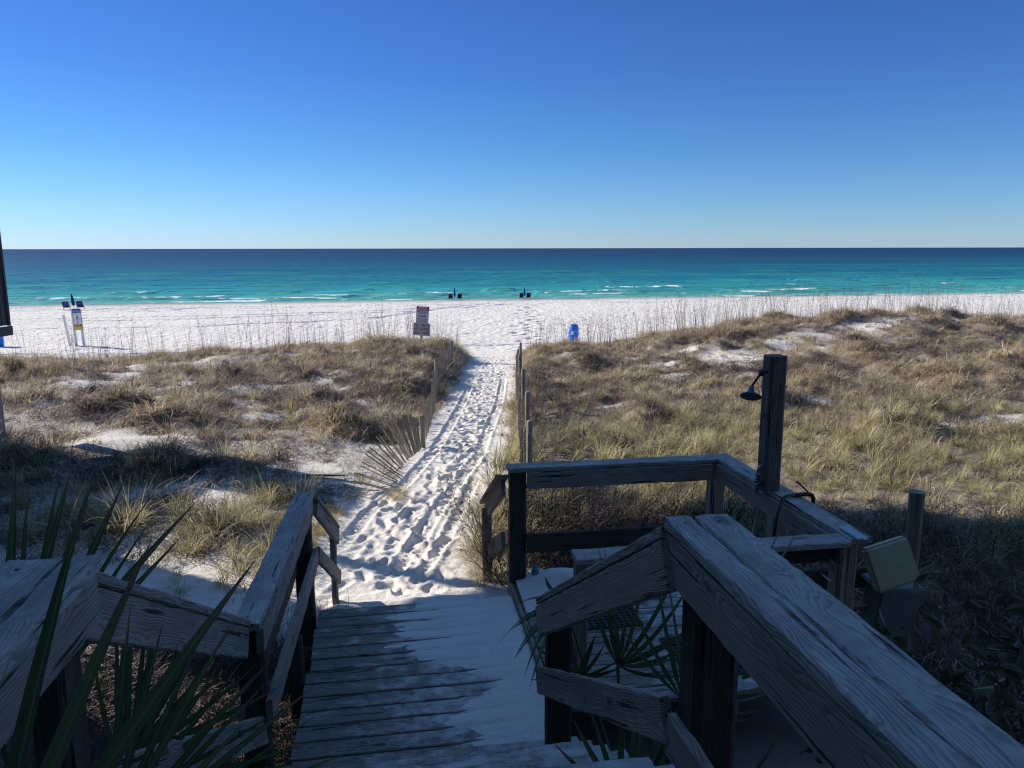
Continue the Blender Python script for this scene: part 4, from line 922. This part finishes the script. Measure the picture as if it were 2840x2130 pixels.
frond(p3, (.30, 4.0, .80), (-.55, -.2, .1), (.2, .1, -1), range(-40, 60, 12), .42, .024, seed=13, sag=.75, petiole=(.62, 3.6, -.2))
frond(p3, (.85, 3.5, .55), (.7, -.1, .7), (.5, 0, -1), range(-90, 80, 13), .6, .024, seed=14, sag=.55, petiole=(.62, 3.6, -.2))
frond(p3, (.95, 3.4, .85), (.35, .35, .9), (1, 0, -.3), range(-30, 34, 9), .75, .026, seed=15, sag=.1, petiole=(.62, 3.6, -.2))
p4 = thing('saw_palmetto', (.45, 2.6, -.2), 'low palmetto fronds under the right lower stair rail at the bottom edge', 'palmetto', 'palmettos beside the stairs')
frond(p4, (.45, 2.75, .55), (.2, .1, 1), (1, 0, -.1), range(-60, 70, 14), .36, .030, seed=21, sag=.35, petiole=(.45, 2.6, -.2))
frond(p4, (.62, 2.5, .60), (.7, .1, .6), (.6, 0, -1), range(-60, 60, 12), .5, .034, seed=22, sag=.25, petiole=(.45, 2.6, -.2))

# ------------------------------------------------------------------ sand fences
lf_ = thing('sand_fence', (-1.6, 14, -.5), 'fallen sand fence left of the path with slats fanned out flat', 'fence', 'slatted sand fences along the path')
def post(par, x, y, zt, r=.04, zb=-1.2):
    o = tube('fence_post', [(x, y, zb), (x, y, zt-.012), (x, y, zt)], r, par, WOOD_F if par is lf_ else WOOD, 8, [r, r, r*.85]); return o
LP_ = [(-1.46, 12.2, .10), (-1.80, 18.0, .20), (-1.90, 24.0, -.08)]
for x, y, z in LP_: post(lf_, x, y, z, .042, z-1.3)
SLAT = board_mesh(1.2, .036, .010, .0015, 99, .2)
def slat(par, base, tip, face=(0, 1, 0), m=WOOD_F):
    base = Vector(base); tip = Vector(tip); x = (tip-base).normalized(); y = Vector(face).cross(x).normalized(); z = x.cross(y)
    me = SLAT if m is WOOD_F else SLAT2
    o = link('slat', me, par)
    if not me.materials: me.materials.append(m)
    mt = Matrix((x, y, z)).transposed().to_4x4() @ Matrix.Diagonal(((tip-base).length/1.2, 1, 1, 1)); mt.translation = (base+tip)/2; o.matrix_local = par.matrix_basis.inverted() @ mt
    return o
SLAT2 = board_mesh(1.2, .036, .010, .0015, 98, .2)
tops = []
nf = 23
for i in range(nf):     # the fan: upright at the post, lying flat at the near end
    t_ = i/(nf-1); f_ = lambda *v: float(np.interp(t_, [0, .33, .5, .66, .82, 1], v)); j_ = lambda k: rnd.uniform(-k, k)
    tip = Vector((f_(-1.47, -1.84, -1.95, -2.0, -2.03, -2.05)+j_(.02), f_(12.1, 11.6, 10.95, 10.35, 9.85, 9.4), f_(.12, .20, .09, .04, -.09, -.17)+j_(.03)))
    base_ = Vector((f_(-1.44, -1.41, -1.40, -1.36, -1.30, -1.25), f_(12.1, 11.3, 10.75, 10.25, 9.8, 9.35), f_(-.95, -.75, -.62, -.50, -.42, -.34)))
    tip.z = max(tip.z, ground(tip.x, tip.y)+.05); base_.z = max(base_.z, ground(base_.x, base_.y)-.35*(1-t_)-.05)
    slat(lf_, base_, tip, (0, 1-.7*t_, .2+t_)); tops.append((base_.lerp(tip, .85), base_.lerp(tip, .6)))
for k in (0, 1): tube('wire', [q[k]+Vector((0, -.012, 0)) for q in tops], .0022, lf_, DARKMETAL, 4)
for j in range(2):
    (x0, y0, z0), (x1, y1, z1) = LP_[j], LP_[j+1]; ns = 34 if j == 0 else 24
    for i in range(1, ns):
        t_ = i/ns; x = x0+(x1-x0)*t_; y = y0+(y1-y0)*t_; zt = z0+(z1-z0)*t_-.02+.02*math.sin(PI*t_)+rnd.uniform(-.03, .03)
        slat(lf_, (x, y, zt-1.15), (x+rnd.uniform(-.02, .02)+.06*math.sin(PI*t_), y+rnd.uniform(-.02, .02), zt), (1, 0, 0))
rf_ = thing('sand_fence', (.22, 14, -.4), 'upright sand fence right of the path with grey slats and five posts', 'fence', 'slatted sand fences along the path')
RP_ = [(.21, 9.0, .73), (.23, 11.3, .65), (.22, 14.8, .45), (.20, 18.8, .20), (.27, 23.6, -.10)]
for x, y, z in RP_: post(rf_, x, y, z, .036, z-1.5)
for j in range(-1, 4):
    (x0, y0, z0), (x1, y1, z1) = (RP_[j], RP_[j+1]) if j >= 0 else ((.12, 7.2, .45), RP_[0]); ns = int((y1-y0)/.085)
    for i in range(1, ns):
        t_ = i/ns; x = x0+(x1-x0)*t_-.05-.05*math.sin(PI*t_); y = y0+(y1-y0)*t_; zt = z0+(z1-z0)*t_-.10-.14*math.sin(PI*t_)+rnd.uniform(-.03, .03)
        slat(rf_, (x, y, zt-1.15), (x+rnd.uniform(-.03, .02), y+rnd.uniform(-.03, .03), zt), (1, 0, 0))
for i in range(5):
    x, y = -2.75+rnd.uniform(-.25, .25), 9.62+i*.06; z = ground(x, y)+.02
    o = board('loose_slat', (x-.45, y-.05, z+.01), (x+.42, y+rnd.uniform(-.1, .1), z+rnd.uniform(0, .03)), .04, .011, None, m=WOOD_F)
    props(o, '%s of five pale broken fence slats on the sand above the left rail' % ('nearest', 'second nearest', 'middle', 'second farthest', 'farthest')[i], 'slat', 'broken fence slats on the sand')

# ------------------------------------------------------------------ signs, barrels, chairs
def flat(name, col, rough=.5): return plain(name, col, rough, .06)
WHITE = flat('sign_white', (.72, .73, .74)); RED = flat('sign_red', (.42, .03, .04)); BLUE = flat('sign_blue', (.04, .07, .28)); YEL = flat('sign_yellow', (.75, .60, .08)); ORG = flat('sign_orange', (.72, .22, .08)); DRED = flat('sign_dark_red', (.33, .03, .05)); BRN = flat('sign_brown', (.30, .14, .06)); POSTW = flat('white_paint', (.70, .70, .69))
def text(s, size, w, parent, loc, m, name='lettering', bold=.0):
    cu = bpy.data.curves.new('t', 'FONT'); cu.body = s; cu.size = size; cu.align_x = 'CENTER'; cu.align_y = 'CENTER'; cu.offset = bold; cu.extrude = .0008
    to = bpy.data.objects.new('t', cu); C.objects.link(to); bpy.context.view_layer.update()
    me = bpy.data.meshes.new_from_object(to.evaluated_get(bpy.context.evaluated_depsgraph_get())); bpy.data.objects.remove(to)
    xs = [v.co.x for v in me.vertices]; k = w/(max(xs)-min(xs))
    for v in me.vertices: v.co = Vector((v.co.x*k, -v.co.z, v.co.y))
    me.materials.clear(); o = link(name, me, parent, loc=loc, m=m); return o
def plate(name, parent, x0, x1, z0, z1, y, t_, m):
    vs_ = [(x, yy, z) for x in (x0, x1) for yy in (y, y+t_) for z in (z0, z1)]
    return link(name, mesh(name, vs_, [(0, 1, 3, 2), (4, 6, 7, 5), (0, 4, 5, 1), (2, 3, 7, 6), (0, 2, 6, 4), (1, 5, 7, 3)]), parent, m=m)
TI = R(4.5)
sx_, sy_ = -3.28, 27.5
sg = thing('beach_rules_sign', (sx_, sy_, ground(sx_, sy_)), 'two stacked white and red notice boards on one wooden post at the dune crest', 'sign')
sg.rotation_euler = (0, TI, R(4)); zg = sg.location.z
o = link('post', board_mesh(1.75, .09, .09, .002, 555, .3), sg, m=WOOD); o.rotation_euler = (0, -PI/2, 0); o.location = (0, .06, .28)
zl = -.09-zg; zu = .43-zg
lo = plate('lower_board', sg, -.305, .305, zl-.235, zl+.225, -.012, .012, WHITE)
for s_, z_ in (('NO TENTS', .135), ('NO CANOPIES', .0), ('NO TARPS', -.14)): text(s_, .14, .53 if s_ != 'NO TARPS' else .55, lo, (0, -.0145, zl+z_), DRED, bold=.004)
for z_ in (.07, -.07): plate('divider', lo, -.29, .29, zl+z_-.002, zl+z_+.002, -.0135, .001, DRED)
upb = plate('upper_board', sg, -.225, .225, zu-.30, zu+.30, -.012, .012, WHITE)
plate('red_band', upb, -.222, .222, zu+.14, zu+.297, -.0145, .002, RED)
text('PRIVATE', .085, .30, upb, (0, -.0165, zu+.255), WHITE, bold=.003); text('PROPERTY', .085, .40, upb, (0, -.0165, zu+.18), WHITE, bold=.003)
text('NEAREST PUBLIC BEACH', .05, .40, upb, (0, -.0145, zu+.095), DRED, bold=.001); text('200+ WEST', .05, .22, upb, (0, -.0145, zu+.035), RED, bold=.001)
text('SEE BEACH ATTENDANT', .045, .38, upb, (0, -.0145, zu-.155), DRED, bold=.001); text('FOR CHAIR AND', .045, .28, upb, (0, -.0145, zu-.21), DRED, bold=.001); text('UMBRELLA RENTALS', .045, .38, upb, (0, -.0145, zu-.265), DRED, bold=.001)
link('arrow', mesh('arrow', [(-.15, -.0145, zu-.03), (.07, -.0145, zu-.035), (.07, -.0145, zu-.018), (.15, -.0145, zu-.052), (.07, -.0145, zu-.09), (.07, -.0145, zu-.07), (-.15, -.0145, zu-.065)], [(0, 6, 5, 4, 3, 2, 1)]), upb, m=RED)

bx_, by_ = -24.9, 44.0
bg = thing('private_beach_sign', (bx_, by_, ground(bx_, by_)), 'tall white post sign with blue white red and yellow bands standing on the beach', 'sign')
bg.rotation_euler = (0, R(-1.5), R(12)); T = 2.2
plate('post', bg, -.26, -.14, -.3, T, .0, .12, POSTW); plate('post', bg, .14, .25, -.3, T-.1, .0, .11, POSTW)
bb = plate('board', bg, -.17, .27, T-1.22, T+.02, -.03, .025, BLUE)
for x0, x1, z0, z1, m, nm in ((-.15, .25, T-.88, T-.22, WHITE, 'white_panel'), (-.15, .25, T-1.0-.0, T-.885, RED, 'red_panel'), (-.15, .25, T-1.20, T-1.005, YEL, 'yellow_panel')): plate(nm, bb, x0, x1, z0, z1, -.034, .006, m)
text('PRIVATE BEACH', .07, .36, bb, (.05, -.036, T-.12), WHITE, bold=.002); text('RESERVED FOR GUESTS', .05, .34, bb, (.05, -.036, T-.29), BLUE); text('ONLY', .05, .12, bb, (.05, -.036, T-.36), BLUE)
text('NO TRESPASSING', .05, .34, bb, (.05, -.036, T-.945), WHITE); text('NO LIFEGUARD', .05, .34, bb, (.05, -.036, T-1.08), BRN)
def disc(name, par, cx_, cz_, rx_, rz_, y, m, a0=0, a1=2*PI):
    n = 18; vs_ = [(cx_+rx_*math.cos(a0+(a1-a0)*i/n), y, cz_+rz_*math.sin(a0+(a1-a0)*i/n)) for i in range(n+1)]
    return link(name, mesh(name, vs_, [tuple(range(n+1))]), par, m=m)
disc('emblem', bb, .05, T-.72, .075, .12, -.0362, ORG, PI, 2*PI); disc('emblem', bb, .05, T-.50, .06, .09, -.0362, BRN); disc('emblem', bb, .05, T-.62, .16, .035, -.0364, BLUE); disc('emblem', bb, .05, T-.62, .13, .022, -.0366, WHITE)
wp = board('white_post', (-25.5, 44.1, ground(-25.4, 44)-.2), (-25.68, 44.0, ground(-25.4, 44)+1.85), .13, .10, None, up=(0, 1, 0), m=POSTW, wear=.002, seg=.5); props(wp, 'leaning white post just left of the tall beach sign', 'post')

BARREL = plain('blue_barrel_plastic', (.01, .17, .75), .35, .12, .5)
def barrel(x, y, label):
    z = ground(x, y); r = thing('barrel', (x, y, z), label, 'barrel', 'blue plastic barrels on the beach')
    prof = [(0, .27), (.03, .285), (.30, .288), (.32, .30), (.34, .288), (.60, .288), (.62, .30), (.64, .288), (.78, .275), (.86, .24), (.90, .225), (.92, .225)]
    n = 32; vs_, fs = [], []
    for zz, rr in prof+[(.915, .20), (.70, .20)]:
        for k in range(n): vs_.append((rr*math.cos(2*PI*k/n), rr*math.sin(2*PI*k/n), zz))
    for i in range(len(prof)+1):
        for k in range(n): fs.append((i*n+k, i*n+(k+1) % n, (i+1)*n+(k+1) % n, (i+1)*n+k))
    fs.append(tuple(range((len(prof)+1)*n, (len(prof)+2)*n)))
    link('body', mesh('body', vs_, fs, True), r, m=BARREL)
    o = tube('rim', [Vector((0, 0, z_)) for z_ in (.905, .93)], .232, None, plain('rim', (.01, .03, .1), .4), 24); o.parent = r
    lb = []; 
    for i in range(7):
        a = R(-100-i*5); lb += [(.290*math.cos(a), .290*math.sin(a), .36), (.290*math.cos(a), .290*math.sin(a), .57)]
    link('label', mesh('label', lb, [(2*i, 2*i+1, 2*i+3, 2*i+2) for i in range(6)]), r, m=WHITE)
    r.rotation_euler.z = R(8); return r
barrel(3.60, 44.6, 'blue plastic barrel with a white label behind the dune crest right of the path')
barrel(-30.0, 44.6, 'blue plastic barrel cut by the left picture edge below the house corner')

CW = plain('chair_wood', (.50, .36, .22), .6); CB = plain('chair_canvas_blue', (.012, .03, .16), .8); CK = plain('chair_canvas_navy', (.006, .010, .035), .8); CM = plain('chair_frame_grey', (.35, .36, .38), .4)
def chair(loc, rz, label, canvas, frame, logo, W_=.62, H_=1.05):
    r = thing('beach_chair', loc, label, 'beach chair', 'beach chairs set in pairs by the water', rz)
    # faces +y (the sea): back leans towards -y
    w = W_/2; top = (-.42, H_); hinge = (.12, .30); front = (.62, .42)
    for s in (-1, 1):
        tube('side_rail', [(s*w, hinge[0]+.1, .10), (s*w, hinge[0], .30), (s*w, top[0], top[1])], .016, None, frame, 6).parent = r
        tube('leg', [(s*w*.95, -.30, 0), (s*w*.95, .55, .45)], .016, None, frame, 6).parent = r
        tube('leg', [(s*w, .62, 0), (s*w, -.12, .55)], .016, None, frame, 6).parent = r
        tube('arm', [(s*(w+.03), -.18, .60), (s*(w+.03), .45, .60)], .022, None, frame, 6).parent = r
    vs_ = []
    P_ = [(top[0]+.01, top[1]-.02), (top[0]*.6+hinge[0]*.4-.03, .80), (hinge[0]-.08, .44), (hinge[0]+.03, .32), (.36, .33), front]
    for (yy, zz) in P_:
        for s in (-1, 1): vs_.append((s*w*.93, yy, zz))
    me = mesh('sling', vs_, [(2*i, 2*i+1, 2*i+3, 2*i+2) for i in range(len(P_)-1)]); o = link('sling', me, r, m=canvas); md = o.modifiers.new('t', 'SOLIDIFY'); md.thickness = .012
    tube('top_bar', [(-w, top[0], top[1]), (w, top[0], top[1])], .017, None, frame, 6).parent = r
    tube('cross_bar', [(-w, -.30, .02), (w, -.30, .02)], .015, None, frame, 6).parent = r
    if logo:
        k = .42; yc = top[0]*(1-k)+(hinge[0]-.08)*k; zc = (top[1])*(1-k)+.44*k
        o = disc('logo', r, 0, 0, w*.55, .06, 0, CM); o.location = (0, yc-.03, zc); o.rotation_euler.x = R(-40)
    return r
def umbrella(loc, label, m, lean):
    r = thing('beach_umbrella', loc, label, 'umbrella', 'closed beach umbrellas between the chairs'); r.rotation_euler = (0, lean, 0)
    tube('pole', [(0, 0, -.3), (0, 0, 1.95)], .02, None, CM, 8).parent = r
    n = 14; vs_, fs = [], []
    prof = [(.55, .05), (.62, .13), (1.0, .15), (1.5, .11), (1.85, .05), (1.92, .012)]
    for zz, rr in prof:
        for k in range(n): q = rr*(1+.18*(k % 2)); vs_.append((q*math.cos(2*PI*k/n), q*math.sin(2*PI*k/n), zz))
    for i in range(len(prof)-1):
        for k in range(n): fs.append((i*n+k, i*n+(k+1) % n, (i+1)*n+(k+1) % n, (i+1)*n+k))
    link('canopy', mesh('canopy', vs_, fs), r, m=m); tube('finial', [(0, 0, 1.92), (0, 0, 2.02)], .014, None, WHITE, 6).parent = r
    return r
UB = plain('umbrella_blue', (.01, .10, .36), .7); UN = plain('umbrella_navy', (.012, .03, .18), .7)
def bp(x, y): return (x, y, float(zp(np.array(y-SL*x))) - .0)
chair(bp(-51.4, 88.8), R(14), 'left blue sling chair of the pair near the tall beach sign', CB, CW, True, .72, 1.08)
chair(bp(-50.0, 89.2), R(14), 'right blue sling chair of the pair near the tall beach sign', CB, CW, True, .72, 1.08)
umbrella(bp(-50.75, 89.3), 'closed navy umbrella between the two blue chairs at the left', UN, R(-7))
chair(bp(-8.95, 112.6), R(6), 'left chair of the middle dark pair at the water edge', CK, CM, True)
chair(bp(-7.65, 112.8), R(12), 'right chair of the middle dark pair at the water edge', CK, CM, False)
umbrella(bp(-8.35, 113.0), 'closed blue umbrella between the middle dark chairs', UB, R(-2))
chair(bp(1.40, 113.6), R(5), 'left chair of the right hand dark pair at the water edge', CK, CM, False)
chair(bp(2.45, 114.0), R(8), 'right chair of the right hand dark pair at the water edge', CK, CM, True)
umbrella(bp(1.90, 114.1), 'closed bright blue umbrella between the right hand dark chairs', UB, R(-2))
